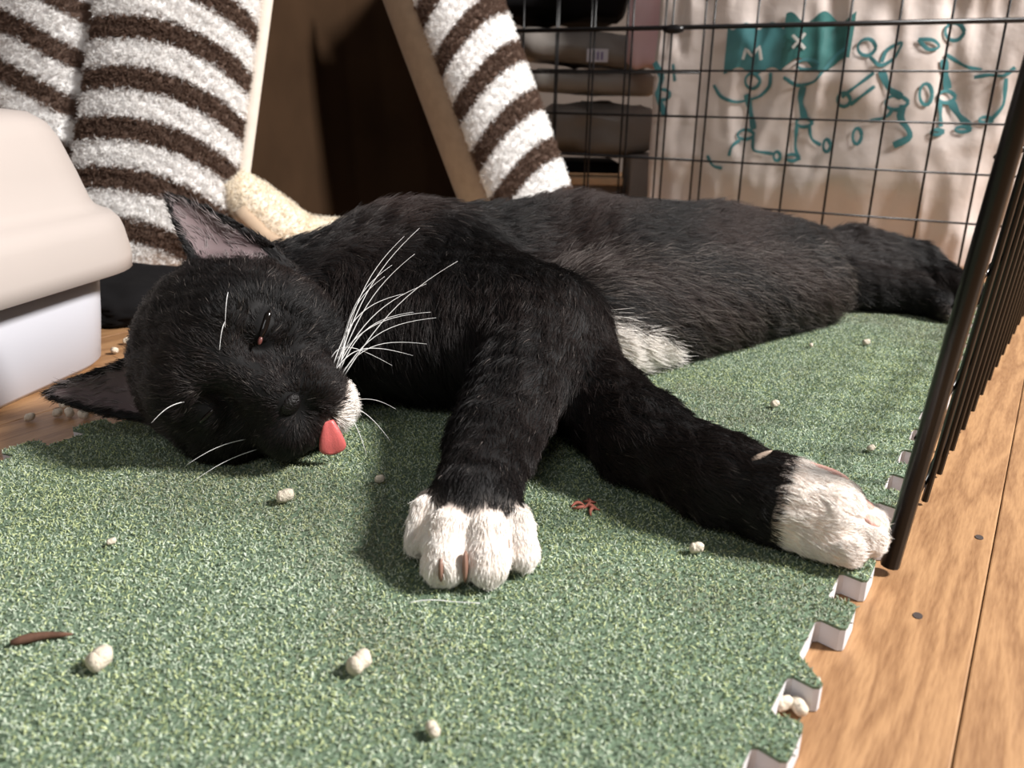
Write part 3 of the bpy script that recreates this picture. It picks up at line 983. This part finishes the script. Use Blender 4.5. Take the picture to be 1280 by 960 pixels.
crumpled('crumpled_sack', (.045, 1.235, .106), (.190, 1.36, .166), M_GREYV, 'dark grey crumpled sack at the bottom of the clutter behind the cage', 'bag', .012, 18, 3)
crumpled('cushion_roll', (.02, 1.23, .186), (.195, 1.35, .2165), M_GREYL, 'rolled light grey vinyl under the labelled folded bag', 'roll', .004, 22, 5, RAD(1.5))
vin = crumpled('folded_bag', (.0, 1.22, .225), (.185, 1.36, .266), M_GREYV, 'folded grey vinyl bag with a small white label behind the cage', 'bag', .006, 20, 9, RAD(4))
bm = box_bm((.093, 1.2035, .226), (.122, 1.205, .243), .0005, 1)
o = bm_obj('label_tag', bm, M_LABEL, vin)
V, F = [], []
for k in range(3):
    b = len(V)
    x0, z0 = .101 + .0055 * k, .229
    V += [(x0, 1.2028, z0), (x0 + .003, 1.2028, z0), (x0 + .003, 1.2028, z0 + .010), (x0, 1.2028, z0 + .010)]
    F.append((b, b + 1, b + 2, b + 3))
mesh_obj('label_lines', V, F, M_LABELINK, vin, False)
crumpled('black_bundle', (-.06, 1.26, .291), (.145, 1.42, .40), M_BLACKBAG, 'black cloth bundle lying on top of the grey bags', 'bundle', .014, 15, 12)
crumpled('pink_pouch', (.147, 1.165, .222), (.196, 1.205, .36), M_PINK, 'upright pink plastic pouch next to the taupe sack', 'pouch', .005, 26, 15, 0, .012)
bm = box_bm((.0, 1.205, .0622), (.155, 1.27, .0725), .0015, 1)
props(bm_obj('batten', bm, M_BATTEN), 'pale wood batten lying on the low crate under the clutter', 'batten')
# low crate that carries the heap
bm = box_bm((-.02, 1.235, .0003), (.155, 1.40, .0615), .002, 1)
props(bm_obj('low_crate', bm, M_CARD), 'low dark crate carrying the batten and grey bags', 'crate')
bm = box_bm((.162, 1.20, .0003), (.222, 1.30, .104), .002, 1)
props(bm_obj('cardboard_box', bm, M_CARD), 'small grey cardboard box standing between batten and taupe sack', 'box')
# plank on two blocks behind: the shelf board on which the bags rest
bm = box_bm((-.02, 1.275, .0730), (.155, 1.40, .0890), .002, 1)
props(bm_obj('dark_drawer_tray', bm, M_BLACKBAG), 'dark flat tray between the low crate and the grey sacks', 'tray')

# ------------------------------------------------------------------ the cat: one continuous body grown from a smooth field
Z0 = .0100                                    # top of the turf
GH = .0020                                    # cell size of the field
LO = np.array([-.285, .235, .006])
HI = np.array([.425, .810, .150])
GN = np.ceil((HI - LO) / GH).astype(int)
GX = [LO[i] + GH * np.arange(GN[i]) for i in range(3)]
FIELD = np.full(tuple(GN), .05, np.float32)
PRIMS = []


def prim_dist(pr, X, Y, Z):
    k = pr['kind']
    if k == 'cone':
        a, b, ra, rb = pr['a'], pr['b'], pr['ra'], pr['rb']
        ab = b - a
        px, py, pz = X - a[0], Y - a[1], Z - a[2]
        t = np.clip((px * ab[0] + py * ab[1] + pz * ab[2]) / (ab @ ab), 0, 1)
        return np.sqrt((px - t * ab[0]) ** 2 + (py - t * ab[1]) ** 2 + (pz - t * ab[2]) ** 2) - (ra + t * (rb - ra))
    if k == 'ell':
        c, M, r = pr['c'], pr['M'], pr['r']
        px, py, pz = X - c[0], Y - c[1], Z - c[2]
        q = [(px * M[i][0] + py * M[i][1] + pz * M[i][2]) for i in range(3)]
        k0 = np.sqrt(sum((q[i] / r[i]) ** 2 for i in range(3)))
        k1 = np.sqrt(sum((q[i] / r[i] ** 2) ** 2 for i in range(3))) + 1e-9
        return k0 * (k0 - 1) / k1
    if k == 'ear':
        c, M, L, Wd, D, th = pr['c'], pr['M'], pr['L'], pr['W'], pr['D'], pr['th']
        px, py, pz = X - c[0], Y - c[1], Z - c[2]
        s, v, w = [(px * M[i][0] + py * M[i][1] + pz * M[i][2]) for i in range(3)]
        q = np.clip(v / L, -.2, 1)
        hw = Wd * np.clip(1 - np.clip(q, 0, 1) ** 1.35, 0, 1) ** .9 + .0018
        cup = -D * (1 - .55 * np.clip(q, 0, 1)) * np.clip(1 - (s / (hw + .002)) ** 2, -.6, 1) - pr.get('bend', 0) * np.clip(q, 0, 1) ** 2
        t = th * (1.35 - .6 * np.clip(q, 0, 1))
        return np.maximum(np.maximum((np.abs(w - cup) - t) * .75, (np.abs(s) - hw) * .8), np.maximum(v - L, -v - .012))


def smin(a, b, k):
    h = np.clip(.5 + .5 * (a - b) / k, 0, 1)
    return a + (b - a) * h - k * h * (1 - h)


def bounds(pr):
    if pr['kind'] == 'cone':
        return np.minimum(pr['a'] - pr['ra'], pr['b'] - pr['rb']), np.maximum(pr['a'] + pr['ra'], pr['b'] + pr['rb'])
    if pr['kind'] == 'ell':
        m = max(pr['r'])
        return pr['c'] - m, pr['c'] + m
    m = pr['L'] + .01
    return pr['c'] - m, pr['c'] + m


def put(pr, k=.012, sub=False):
    lo, hi = bounds(pr)
    pad = max(k * 1.2, .006)
    i0 = np.clip(((lo - pad - LO) / GH).astype(int), 0, GN)
    i1 = np.clip(((hi + pad - LO) / GH).astype(int) + 1, 0, GN)
    if (i1 <= i0).any():
        return
    sl = tuple(slice(a, b) for a, b in zip(i0, i1))
    d = prim_dist(pr, GX[0][sl[0]][:, None, None], GX[1][sl[1]][None, :, None], GX[2][sl[2]][None, None, :]).astype(np.float32)
    if sub:
        FIELD[sl] = -smin(-FIELD[sl], d, k)
    else:
        FIELD[sl] = smin(FIELD[sl], d, k)
        PRIMS.append(pr)


def cone(a, b, ra, rb, k=.012, flow=None, sub=False, **kw):
    a, b = np.array(a, float), np.array(b, float)
    put(dict(kind='cone', a=a, b=b, ra=ra, rb=rb, flow=unit(b - a) if flow is None else unit(flow), **kw), k, sub)


def ell(c, r, M=None, k=.010, flow=(1, 0, 0), sub=False, **kw):
    put(dict(kind='ell', c=np.array(c, float), r=np.array(r, float), M=np.eye(3) if M is None else np.array(M), flow=unit(np.array(flow, float)), **kw), k, sub)


# --- head frame: face forward, right-to-upper side, crown
CU_, CR_, FW_ = np.array(CU), np.array(CR), np.array(_f)
HC = np.array([-.1385, .3945, .0512])         # centre of the skull
HR = .0500                                    # half head width
_c = lambda x, y, t: np.array([CR[i] * x - CU[i] * y - _f[i] * t for i in range(3)])
HFW = unit(_c(.34, .20, .92))
HRT = _c(.56, -.80, .13)
HRT = unit(HRT - HFW * (HRT @ HFW))
HUP = np.cross(HFW, HRT)
if HUP @ _c(-1, -.3, .3) < 0:
    HUP = -HUP
HM = np.array([HFW, HRT, HUP])


def hp(f, r, u):
    return HC + HR * (HFW * f + HRT * r + HUP * u)


def hv(f, r, u):
    return HFW * f + HRT * r + HUP * u


# --- torso, lying on its side
BK = -hv(1, 0, 0)
TD = np.array([.80, .58, -.03])
cone((-.135, .458, .056), (-.07, .515, .064), .038, .045, .02, flow=TD, len=.011)
cone((-.07, .515, .064), (.04, .600, .060), .0460, .0475, .02, flow=TD, len=.0150)
cone((.04, .600, .060), (.16, .675, .052), .0475, .042, .02, flow=TD, len=.0150)
cone((.16, .675, .052), (.25, .725, .043), .042, .032, .02, flow=TD, len=.0150)
cone((.25, .725, .042), (.325, .735, .034), .0315, .025, .015, flow=TD, len=.012)
cone((.07, .575, .056), (.22, .685, .045), .0455, .0345, .03, flow=TD, len=.0150)
cone((.045, .500, .044), (.240, .652, .035), .036, .0265, .035, flow=(.75, .45, -.35), len=.0185)
# chest and shoulder
cone((-.085, .458, .050), (-.010, .442, .048), .040, .038, .02, flow=(.2, -.5, -.7), len=.012)
cone((-.055, .520, .066), (.017, .435, .053), .040, .034, .018, flow=(.45, -.75, -.35), len=.011)
# upper foreleg: bends at the elbow and reaches towards the viewer
cone((.017, .435, .053), (-.0085, .330, .0335), .0325, .0180, .012, len=.009)
cone((-.0085, .330, .0335), (-.0135, .288, .0290), .0180, .0165, .008, len=.006)
# lower foreleg stretched out to the right
cone((.030, .425, .036), (.0590, .3487, .0305), .0265, .0200, .012, len=.009)
cone((.0590, .3487, .0305), (.0868, .312, .0280), .0195, .0170, .010, len=.008)
cone((.0868, .312, .0280), (.1060, .2955, .0268), .0170, .0155, .010, len=.007)
AX_R = unit(np.array([.1440, .2770, 0]) - np.array([.1060, .2955, 0]))
SD_R = np.array([-AX_R[1], AX_R[0], 0])
WR = np.array([.1060, .2955, .0265])
cone(WR, WR + AX_R * .017 + [0, 0, -.001], .0165, .0160, .008, len=.0045, white=1)
for q, (al, sd, z, r1) in enumerate(((.0275, .0110, .0225, .0066), (.0330, .0042, .0240, .0074), (.0340, -.0045, .0215, .0074), (.0285, -.0115, .0190, .0068))):
    c = WR + AX_R * al + SD_R * sd
    cone(WR + AX_R * (al - .016) + SD_R * sd * .9 + [0, 0, z - .0265], [c[0], c[1], z], r1 * .95, r1, .0028, flow=AX_R, len=.004, white=1)
# hind legs, stretched away behind
cone((.285, .702, .030), (.335, .690, .0260), .0225, .0160, .012, len=.012)
cone((.335, .690, .0260), (.350, .672, .0220), .0150, .0125, .008, len=.008)
cone((.346, .669, .021), (.3510, .6560, .0180), .0085, .0070, .003, flow=(.6, -.7, 0), len=.006)
cone((.3535, .6535, .0165), (.3560, .6505, .0155), .0052, .0046, .002, flow=(.6, -.7, 0), len=.0040, white=1)
cone((.305, .745, .044), (.362, .748, .036), .0300, .0240, .012, len=.0125)
cone((.362, .746, .035), (.392, .712, .024), .0225, .0150, .008, len=.011)
# toes of the front paw: four round toes facing the viewer
PAW = np.array([-.0140, .278, .026])
for (dx, yt, zt, yb, zb, rt, rb) in ((-.0190, .2760, .0290, .2700, .0205, .0056, .0060), (-.0090, .2660, .0270, .2575, .0178, .0078, .0083),
                                   (.0068, .2660, .0270, .2575, .0178, .0073, .0077), (.0192, .2730, .0255, .2665, .0175, .0058, .0062)):
    cone((PAW[0] + dx * .92, yt, zt), (PAW[0] + dx, yb, zb), rt, rb, .0020, flow=(dx * 10, -.6, -.7), len=.0034, white=1)
    ell((PAW[0] + dx * .9, yt + .008, zt - .003), (rt * .9, .012, rt), None, .003, flow=(0, -1, -.3), len=.0034, white=.85)
# the furrow of the second toe, where its claw is drawn in
ell((-.0236, .2475, .0180), (.0010, .0045, .0075), None, .0025, sub=True)
ell((-.0140, .2800, .0310), (.0160, .012, .0100), None, .005, flow=(0, -1, -.3), len=.005)
# --- skull
ell(hp(-.05, 0, .08), HR * np.array([1.02, 1.0, .90]), HM, .012, flow=BK, len=.0065, head=1)
for s in (1, -1):
    ell(hp(.30, .50 * s, -.22), HR * np.array([.58, .50, .52]), HM, .010, flow=hv(-.8, .6 * s, -.2), len=.0075, head=1)
    ell(hp(.66, .36 * s, .36), HR * np.array([.34, .34, .26]), HM, .012, flow=hv(-.6, .25 * s, .7), len=.005, head=1)
cone(hp(.62, 0, .30), hp(1.08, 0, -.36), HR * .36, HR * .19, .010, flow=hv(-.5, 0, .85), len=.0035, head=1)
for s in (1, -1):
    ell(hp(.90, .24 * s, -.60), HR * np.array([.36, .30, .28]), HM, .007, flow=hv(-.55, .85 * s, -.15), len=.0042, head=1)
ell(hp(.74, .15, -.93), HR * np.array([.24, .20, .19]), HM, .006, flow=hv(-.7, 0, -.7), len=.0055, white=.9, head=1)
cone(hp(.60, 0, -.70), hp(.1, 0, -.60), HR * .38, HR * .48, .014, flow=BK, len=.008, head=1)
for s in (1, -1):                             # eye hollows and closed lids
    ell(hp(1.0, .46 * s, .02), HR * np.array([.26, .24, .17]), HM, .008, sub=True)
    ell(hp(.80, .43 * s, .03), HR * np.array([.17, .20, .17]), HM, .004, flow=hv(-.4, .5 * s, .6), len=.003, head=1)
# --- ears: cupped shells
def ear(base, axis, normal, L, Wd, D, th, bend):
    a = unit(axis)
    n = np.array(normal, float)
    n = unit(n - a * (n @ a))
    s = np.cross(a, n)
    put(dict(kind='ear', c=np.array(base), M=np.array([s, a, n]), L=L, W=Wd, D=D, th=th, bend=bend, flow=a, len=.004), .005)
    return np.array(base), s, a, n, L, Wd


EARS = [ear(hp(-.02, .75, .26), hv(-.15, .32, 1.10), hv(.90, .30, .10), .0560, .0195, .0120, .0021, .003),
        ear(hp(-.02, -.66, .50), hv(-.10, -.58, .90), hv(.80, .30, .10), .0500, .0155, .0095, .0021, .003)]
# rest on the mat
np.maximum(FIELD, (Z0 + .0006 - GX[2])[None, None, :], out=FIELD)


def surface_nets(Fd):
    s = Fd < 0
    cnt = np.zeros(tuple(np.array(Fd.shape) - 1), np.int8)
    for a in (0, 1):
        for b in (0, 1):
            for c in (0, 1):
                cnt += s[a:s.shape[0] - 1 + a, b:s.shape[1] - 1 + b, c:s.shape[2] - 1 + c]
    act = np.argwhere((cnt > 0) & (cnt < 8))
    ids = np.full(cnt.shape, -1, np.int64)
    ids[tuple(act.T)] = np.arange(len(act))
    acc = np.zeros((len(act), 3))
    num = np.zeros(len(act))
    cor = [(a, b, c) for a in (0, 1) for b in (0, 1) for c in (0, 1)]
    for p in cor:
        for ax in range(3):
            if p[ax]:
                continue
            q = list(p)
            q[ax] = 1
            f0 = Fd[tuple((act + p).T)]
            f1 = Fd[tuple((act + q).T)]
            m = (f0 < 0) != (f1 < 0)
            t = np.where(m, f0 / np.where(m, f0 - f1, 1), 0)
            pos = np.array(p, float)[None] + np.eye(3)[ax][None] * t[:, None]
            acc += pos * m[:, None]
            num += m
    V = LO + GH * (act + acc / num[:, None])
    faces = []
    for ax in range(3):
        o1, o2 = [(1, 2), (2, 0), (0, 1)][ax]
        sl0 = [slice(1, n - 1) for n in Fd.shape]
        sl1 = list(sl0)
        sl0[ax], sl1[ax] = slice(0, Fd.shape[ax] - 1), slice(1, Fd.shape[ax])
        ch = s[tuple(sl0)] != s[tuple(sl1)]
        e = np.argwhere(ch)
        off = np.ones(3, int)
        off[ax] = 0
        e = e + off
        ins = s[tuple(e.T)]
        d1, d2 = np.eye(3, dtype=int)[o1], np.eye(3, dtype=int)[o2]
        q = np.stack([ids[tuple((e - d1 - d2).T)], ids[tuple((e - d2).T)], ids[tuple(e.T)], ids[tuple((e - d1).T)]], 1)
        q[~ins] = q[~ins][:, ::-1]
        faces.append(q)
    return V, np.concatenate(faces)


CV, CF = surface_nets(FIELD)
# relax once to take the grid out of the surface
for _ in range(2):
    nb, cn = np.zeros_like(CV), np.zeros(len(CV))
    for i in range(4):
        np.add.at(nb, CF[:, i], CV[CF[:, (i + 1) % 4]])
        np.add.at(cn, CF[:, i], 1)
    CV = CV * .5 + .5 * nb / cn[:, None]
CV[:, 2] = np.maximum(CV[:, 2], Z0 + .0004)
# vertex normals
fn = np.cross(CV[CF[:, 2]] - CV[CF[:, 0]], CV[CF[:, 3]] - CV[CF[:, 1]])
CNRM = np.zeros_like(CV)
for i in range(4):
    np.add.at(CNRM, CF[:, i], fn)
CNRM = unit(CNRM)

# fields on the surface: flow of the coat, hair length, white markings, inside of the ears
ws, fl_, ln, wh, hd = np.zeros(len(CV)), np.zeros_like(CV), np.zeros(len(CV)), np.zeros(len(CV)), np.zeros(len(CV))
DMIN = np.full(len(CV), 9.0)
for pr in PRIMS:
    d = prim_dist(pr, CV[:, 0], CV[:, 1], CV[:, 2])
    w = np.exp(-np.clip(d, -.004, None) / .0035)
    ws += w
    fl_ += w[:, None] * pr['flow']
    ln += w * pr.get('len', .01)
    hd += w * pr.get('head', 0)
    w2 = np.exp(-np.clip(d, -.002, None) / .0012)
    wh += w2 * pr.get('white', 0)
    DMIN = np.minimum(DMIN, d)
ln /= ws
hd /= ws
fl_ = unit(fl_ - CNRM * (fl_ * CNRM).sum(1, keepdims=True))
w2s = np.zeros(len(CV))
for pr in PRIMS:
    d = prim_dist(pr, CV[:, 0], CV[:, 1], CV[:, 2])
    w2s += np.exp(-np.clip(d, -.002, None) / .0012)
WHT = wh / w2s
# black hair stops above the toes; the stretched paw is white from the wrist on
al = (CV - WR) @ AX_R
WHT = np.where((al > .004) & (np.linalg.norm(CV - (WR + AX_R * .02), axis=1) < .045), np.maximum(WHT, np.clip((al - .002) / .004, 0, 1)), WHT)
WHT = np.where((al <= .002) & (np.linalg.norm(CV - WR, axis=1) < .03), 0, WHT)
# white patch on the chest below the armpit
pa, pb = np.array([.046, .474, .041]), np.array([.102, .497, .013])
ab = pb - pa
t = np.clip((CV - pa) @ ab / (ab @ ab), 0, 1)
dp = np.linalg.norm(CV - pa - t[:, None] * ab, axis=1)
PATCH = np.clip((.0225 - dp) / .008, 0, 1)
WHT = np.maximum(WHT, PATCH)
INEAR = np.zeros(len(CV), bool)
for (b, s, a, n, ear_len, ear_w) in EARS:
    q = CV - b
    v = q @ a
    w = q @ n
    L_, W_ = ear_len, ear_w
    INEAR |= (v > .004) & (v < .9 * L_) & (np.abs(q @ s) < .80 * W_ * np.clip(1 - np.clip(v / L_, 0, 1) ** 1.35, 0, 1) ** .9) & (CNRM @ n > .2) & (w < .012) & (w > -.022)
BLACK = np.array([.0045, .0040, .0042])
WARM = np.array([.020, .0135, .012])
WHITEF = np.array([.90, .85, .80])
SKIN_P = np.array([.80, .68, .60])
EARSKIN = np.array([.15, .11, .113])
skin = BLACK * (1 - WHT[:, None]) + SKIN_P * WHT[:, None]
skin = skin * (1 - PATCH[:, None]) + np.array([.55, .5, .47]) * PATCH[:, None]
skin[INEAR] = EARSKIN
cat = mesh_obj('cat', CV, CF, M_SKIN, None, True, origin=(.03, .50, Z0), colors=skin)
props(cat, 'black and white cat lying asleep on its side with tongue out', 'cat')


def on_head(f, r, u, back=0.0):
    """point of the head surface hit from outside along a ray towards the skull centre"""
    d = unit(hv(f, r, u))
    q = (CV - HC)
    c = (q @ d) / (np.linalg.norm(q, axis=1) + 1e-9)
    i = np.argmax(np.where(np.linalg.norm(q, axis=1) < .075, c, -1))
    return CV[i] - CNRM[i] * back, CNRM[i]


def blob(name, c, axes, r, m, parent, seg=16, ring=10, label=None):
    A = np.array(axes)
    V, F = [], []
    for i in range(1, ring):
        ph = math.pi * i / ring
        for j in range(seg):
            th = 2 * math.pi * j / seg
            V.append(np.array(c) + A[0] * r[0] * math.cos(ph) + A[1] * r[1] * math.sin(ph) * math.cos(th) + A[2] * r[2] * math.sin(ph) * math.sin(th))
    for i in range(ring - 2):
        for j in range(seg):
            F.append((i * seg + j, i * seg + (j + 1) % seg, (i + 1) * seg + (j + 1) % seg, (i + 1) * seg + j))
    k = len(V)
    V += [np.array(c) + A[0] * r[0], np.array(c) - A[0] * r[0]]
    for j in range(seg):
        F.append((k, (j + 1) % seg, j))
        F.append((k + 1, (ring - 2) * seg + j, (ring - 2) * seg + (j + 1) % seg))
    o = mesh_obj(name, V, F, m, parent)
    if label: o['label'] = label
    return o


HOLES = []                                    # places where no fur grows
for s, nm in ((1, 'half open upper eye, a dark wet slit'), (-1, 'closed lower eye')):
    p, n = on_head(.86, .45 if s > 0 else -.41, .04)
    ax = unit(hv(-.15, .9 * s, .18) - n * (hv(-.15, .9 * s, .18) @ n))
    bx_ = np.cross(n, ax)
    sc_ = 1.0 if s > 0 else .7
    blob('eye', p - n * .0006, (ax, bx_, n), (.0070 * sc_, .0017 * sc_, .0016), M_EYE, cat, label=nm)
    HOLES.append((p, .0036 if s > 0 else .003, ax, 1.7))
    if s > 0:
        q = p - ax * .0078 + n * .0002
        blob('eye_corner', q - n * .0010, (ax, bx_, n), (.0022, .0010, .0011), M_PINKLID, cat)
        HOLES.append((q, .0026, ax, 1.2))
pn, nn_ = on_head(1.10, 0, -.42)
blob('nose', pn - nn_ * .0005, (HRT, np.cross(nn_, HRT), nn_), (.0056, .0042, .0026), M_NOSE, cat)
HOLES.append((pn, .0046, HRT, 1.2))

# tongue hanging from the side of the mouth on to the mat
TA, _tn = on_head(.95, .0, -.86)
TB = TA - CU_ * .0160 + CR_ * .0020 + FW_ * .004
TL = TB - TA
tx = unit(np.cross(TL, np.array([0.25, -.9, .35])))
tn = unit(np.cross(tx, TL))
V, F = [], []
K, S = 16, 18
for i in range(K):
    q = i / (K - 1)
    wdt = (.0026 + .0038 * math.sin(q * 1.75)) * math.sqrt(max(0.02, 1 - max(0, (q - .72) / .28) ** 2.4))
    th = .0019 * (1 - .45 * q) * (1 if q < .95 else .6)
    c = TA + TL * (q * 1.02 - .12) + tn * (.0016 * math.sin(q * 3.0))
    for j in range(S):
        a = 2 * math.pi * j / S
        groove = -.0007 * math.exp(-(math.cos(a) / .25) ** 2) * (1 if math.sin(a) > 0 else 0)
        V.append(c + tx * wdt * math.cos(a) + tn * (th * math.sin(a) + groove))
for i in range(K - 1):
    for j in range(S):
        F.append((i * S + j, i * S + (j + 1) % S, (i + 1) * S + (j + 1) % S, (i + 1) * S + j))
F += [tuple(range(S))[::-1], tuple((K - 1) * S + j for j in range(S))]
V = np.array(V)
V[:, 2] = np.maximum(V[:, 2], Z0 + .0004)
mesh_obj('tongue', V, F, M_TONGUE, cat)

# whiskers
WTIP = [((-.0479, .3982, .1181), .6), ((-.0606, .3923, .1012), .7), ((-.0499, .3941, .1064), .5), ((-.0292, .3932, .1035), .55), ((-.0549, .3879, .0882), .8),
        ((-.0417, .3851, .0801), .7), ((-.0390, .3842, .0776), .8), ((-.0433, .3801, .0656), .8), ((-.0596, .3766, .0555), 1.0), ((-.0551, .3969, .1143), .7),
        ((-.0500, .3850, .0800), .75), ((-.0640, .3900, .0960), .65), ((-.0500, .3790, .0600), .9), ((-.0440, .3890, .0930), .6)]
for i, (tp, sag) in enumerate(WTIP):
    r0, _n = on_head(.88, .36 + .05 * (i % 3) + .02, -.56 - .06 * (i % 4), .0006)
    tp = np.array(tp)
    pts = []
    for w in np.linspace(0, 1, 14):
        b = r0 * (1 - w) + tp * w
        b = b + np.array([-.10, -.05, .16]) * sag * .045 * math.sin(math.pi * w) + np.array([.05, 0, -.05]) * .04 * w ** 3
        pts.append(b)
    V, F = tube_geo(pts, np.linspace(.00028, .00006, 14), 6)
    mesh_obj('whisker', V, F, M_WHISKER, cat)
HF = lambda *a: on_head(*a)[0]
for a, b in ((HF(.74, .28, -1.0), HF(.74, .28, -1.0) + hv(.1, .06, -.16) * .1), (HF(.76, .2, -1.02), HF(.76, .2, -1.02) + hv(.1, -.05, -.2) * .1), (HF(.76, .1, -1.04), HF(.76, .1, -1.04) + hv(.12, -.1, -.12) * .1),
             (HF(.80, -.55, -.50), HF(.80, -.55, -.50) + hv(.12, -.25, .20) * .1), (HF(.80, .52, .38), HF(.80, .52, .38) + hv(.20, -.12, -.05) * .1), (HF(.86, .30, .30), HF(.86, .30, .30) + hv(.14, -.1, -.03) * .1),
             (HF(.86, -.40, .25), HF(.86, -.40, .25) + hv(.12, -.12, .08) * .1), (HF(.88, -.5, -.35), HF(.88, -.5, -.35) + hv(.1, -.2, .18) * .1)):
    a, b = np.array(a), np.array(b)
    pts = [a * (1 - q) + b * q + np.array([0, 0, .002]) * math.sin(math.pi * q) for q in np.linspace(0, 1, 9)]
    V, F = tube_geo(pts, np.linspace(.00022, .00006, 9), 5)
    mesh_obj('whisker', V, F, M_WHISKER, cat)
# claws and pads
def claw(base, d, L, r, m=M_CLAW, name='claw'):
    base, d = np.array(base), unit(np.array(d, float))
    pts = [base + d * L * q + np.array([0, 0, -.0012]) * q * q for q in np.linspace(0, 1, 7)]
    V, F = tube_geo(pts, r * np.array([1, 1, .95, .85, .7, .5, .15]), 8)
    return mesh_obj(name, V, F, m, cat)


claw((.0950, .2970, .0425), (.8, .15, .55), .0095, .0014)['label'] = 'dewclaw standing out of the black wrist fur'
for x, y, z, rz_ in ((-.0152, .2520, .0195, .0075), (-.0236, .2505, .0190, .0055), (-.0006, .2615, .0205, .0070)):
    blob('claw_sheath', (x, y + .0012, z), np.eye(3), (.0011, .0030, rz_ * .85), M_SHEATH, cat)
for al_, sd_, z_, ra in ((.016, .0085, .0395, (.0092, .0064, .0021)), (.0255, .0105, .0298, (.0036, .0028, .0014)), (.0330, .0036, .0313, (.0036, .0030, .0014)), (.0350, -.0045, .0288, (.0036, .0030, .0014))):
    c = WR + AX_R * al_ + SD_R * sd_
    i = np.argmin(np.linalg.norm(CV - np.array([c[0], c[1], z_]), axis=1))
    n = CNRM[i]
    ax = unit(AX_R - n * (AX_R @ n))
    blob('paw_pad', CV[i] - n * .0004, (ax, np.cross(n, ax), n), ra, M_PAD, cat)
    HOLES.append((CV[i], ra[1] * 1.0, ax, 1.3))

# ------------------------------------------------------------------ fur
if FUR:
    tri = np.concatenate([CF[:, [0, 1, 2]], CF[:, [0, 2, 3]]])
    ar = np.linalg.norm(np.cross(CV[tri[:, 1]] - CV[tri[:, 0]], CV[tri[:, 2]] - CV[tri[:, 0]]), axis=1)
    tl = ln[tri].mean(1)
    dens = ar * (.0105 / np.clip(tl, .0035, .02)) ** .9
    dens = dens * np.where(CV[tri].mean(1)[:, 2] < Z0 + .0022, 0, 1)
    dens = dens * np.where(INEAR[tri].all(1), .16, 1)
    dens = dens * (1 + .9 * WHT[tri].mean(1))
    NF = 290000
    ti = rng.choice(len(tri), NF, p=dens / dens.sum())
    r1, r2 = np.sqrt(rng.uniform(0, 1, NF)), rng.uniform(0, 1, NF)
    wA, wB, wC = 1 - r1, r1 * (1 - r2), r1 * r2
    bc = lambda A: A[tri[ti, 0]] * (wA[:, None] if A.ndim > 1 else wA) + A[tri[ti, 1]] * (wB[:, None] if A.ndim > 1 else wB) + A[tri[ti, 2]] * (wC[:, None] if A.ndim > 1 else wC)
    P, Nn, Fl, Ln, Wh, Hd = bc(CV), unit(bc(CNRM)), unit(bc(fl_)), bc(ln), bc(WHT), bc(hd)
    inear = INEAR[tri[ti, 0]]
    keep = np.ones(NF, bool)
    for (hc, hr, hax, hs) in HOLES:
        q = P - hc
        a_ = q @ hax
        keep &= ((a_ / hs) ** 2 + ((q ** 2).sum(1) - a_ ** 2)) > hr ** 2
    P, Nn, Fl, Ln, Wh, Hd, inear = (x[keep] for x in (P, Nn, Fl, Ln, Wh, Hd, inear))
    n = len(P)
    # locks: neighbouring hairs lean the same way
    def lock(f, s):
        return np.sin(P @ np.array([f, f * .7, f * 1.1]) + s + 1.8 * np.sin(P @ np.array([-f * .6, f * .9, f * .5]) + 2 * s))
    side_ = np.cross(Nn, Fl)
    sw = .28 * lock(190, .3) + .22 * lock(420, 1.9) + rng.normal(0, .17, n)
    D0 = unit(Fl + side_ * sw[:, None] + Nn * (.42 + .16 * lock(300, 4) + rng.normal(0, .12, n))[:, None])
    D1 = unit(D0 - Nn * .42 + side_ * (.15 * lock(260, 7))[:, None] + np.array([0, 0, -.12]) + rng.normal(0, .06, (n, 3)))
    L = Ln * rng.uniform(.65, 1.2, n)
    L = np.where(inear, .007 * rng.uniform(.5, 1.2, n), L)
    L = np.where(rng.uniform(0, 1, n) < .03, L * 1.35, L)
    T = np.array([0, .25, .5, .75, 1.0])
    pts = P[:, None] - Nn[:, None] * .0004 + (D0[:, None] * (T - .5 * T ** 2)[None, :, None] + D1[:, None] * (.5 * T ** 2)[None, :, None]) * L[:, None, None]
    pts[:, :, 2] = np.maximum(pts[:, :, 2], Z0 + .0006)
    white = (Wh + rng.normal(0, 1, n) * np.where(Wh > .06, np.where(Ln > .012, .24, .1), 0)) > .5
    body = (Ln > .0128) & (P[:, 0] < .29)  # tint skips the hind end: its shade is painted in as darker fur
    warmth = np.clip(.5 + .5 * lock(34, 2.2) + rng.normal(0, .25, n), 0, 1)
    col = BLACK[None] * (1 - warmth[:, None]) + WARM[None] * warmth[:, None]
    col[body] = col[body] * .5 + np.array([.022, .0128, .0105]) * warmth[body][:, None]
    grey = rng.uniform(0, 1, n) < np.where(Ln > .0160, .24, np.where(Hd > .5, .03, .012))
    col[grey] = np.array([.17, .145, .13]) * rng.uniform(.4, 1.1, (grey.sum(), 1))
    col[white] = WHITEF * rng.uniform(.92, 1.06, (white.sum(), 1))
    col[inear] = np.array([.26, .22, .22]) * rng.uniform(.4, 1.3, (inear.sum(), 1))
    rad = np.where(white, .00011, .00010)[:, None] * np.array([1, 1, .9, .65, .2])[None]
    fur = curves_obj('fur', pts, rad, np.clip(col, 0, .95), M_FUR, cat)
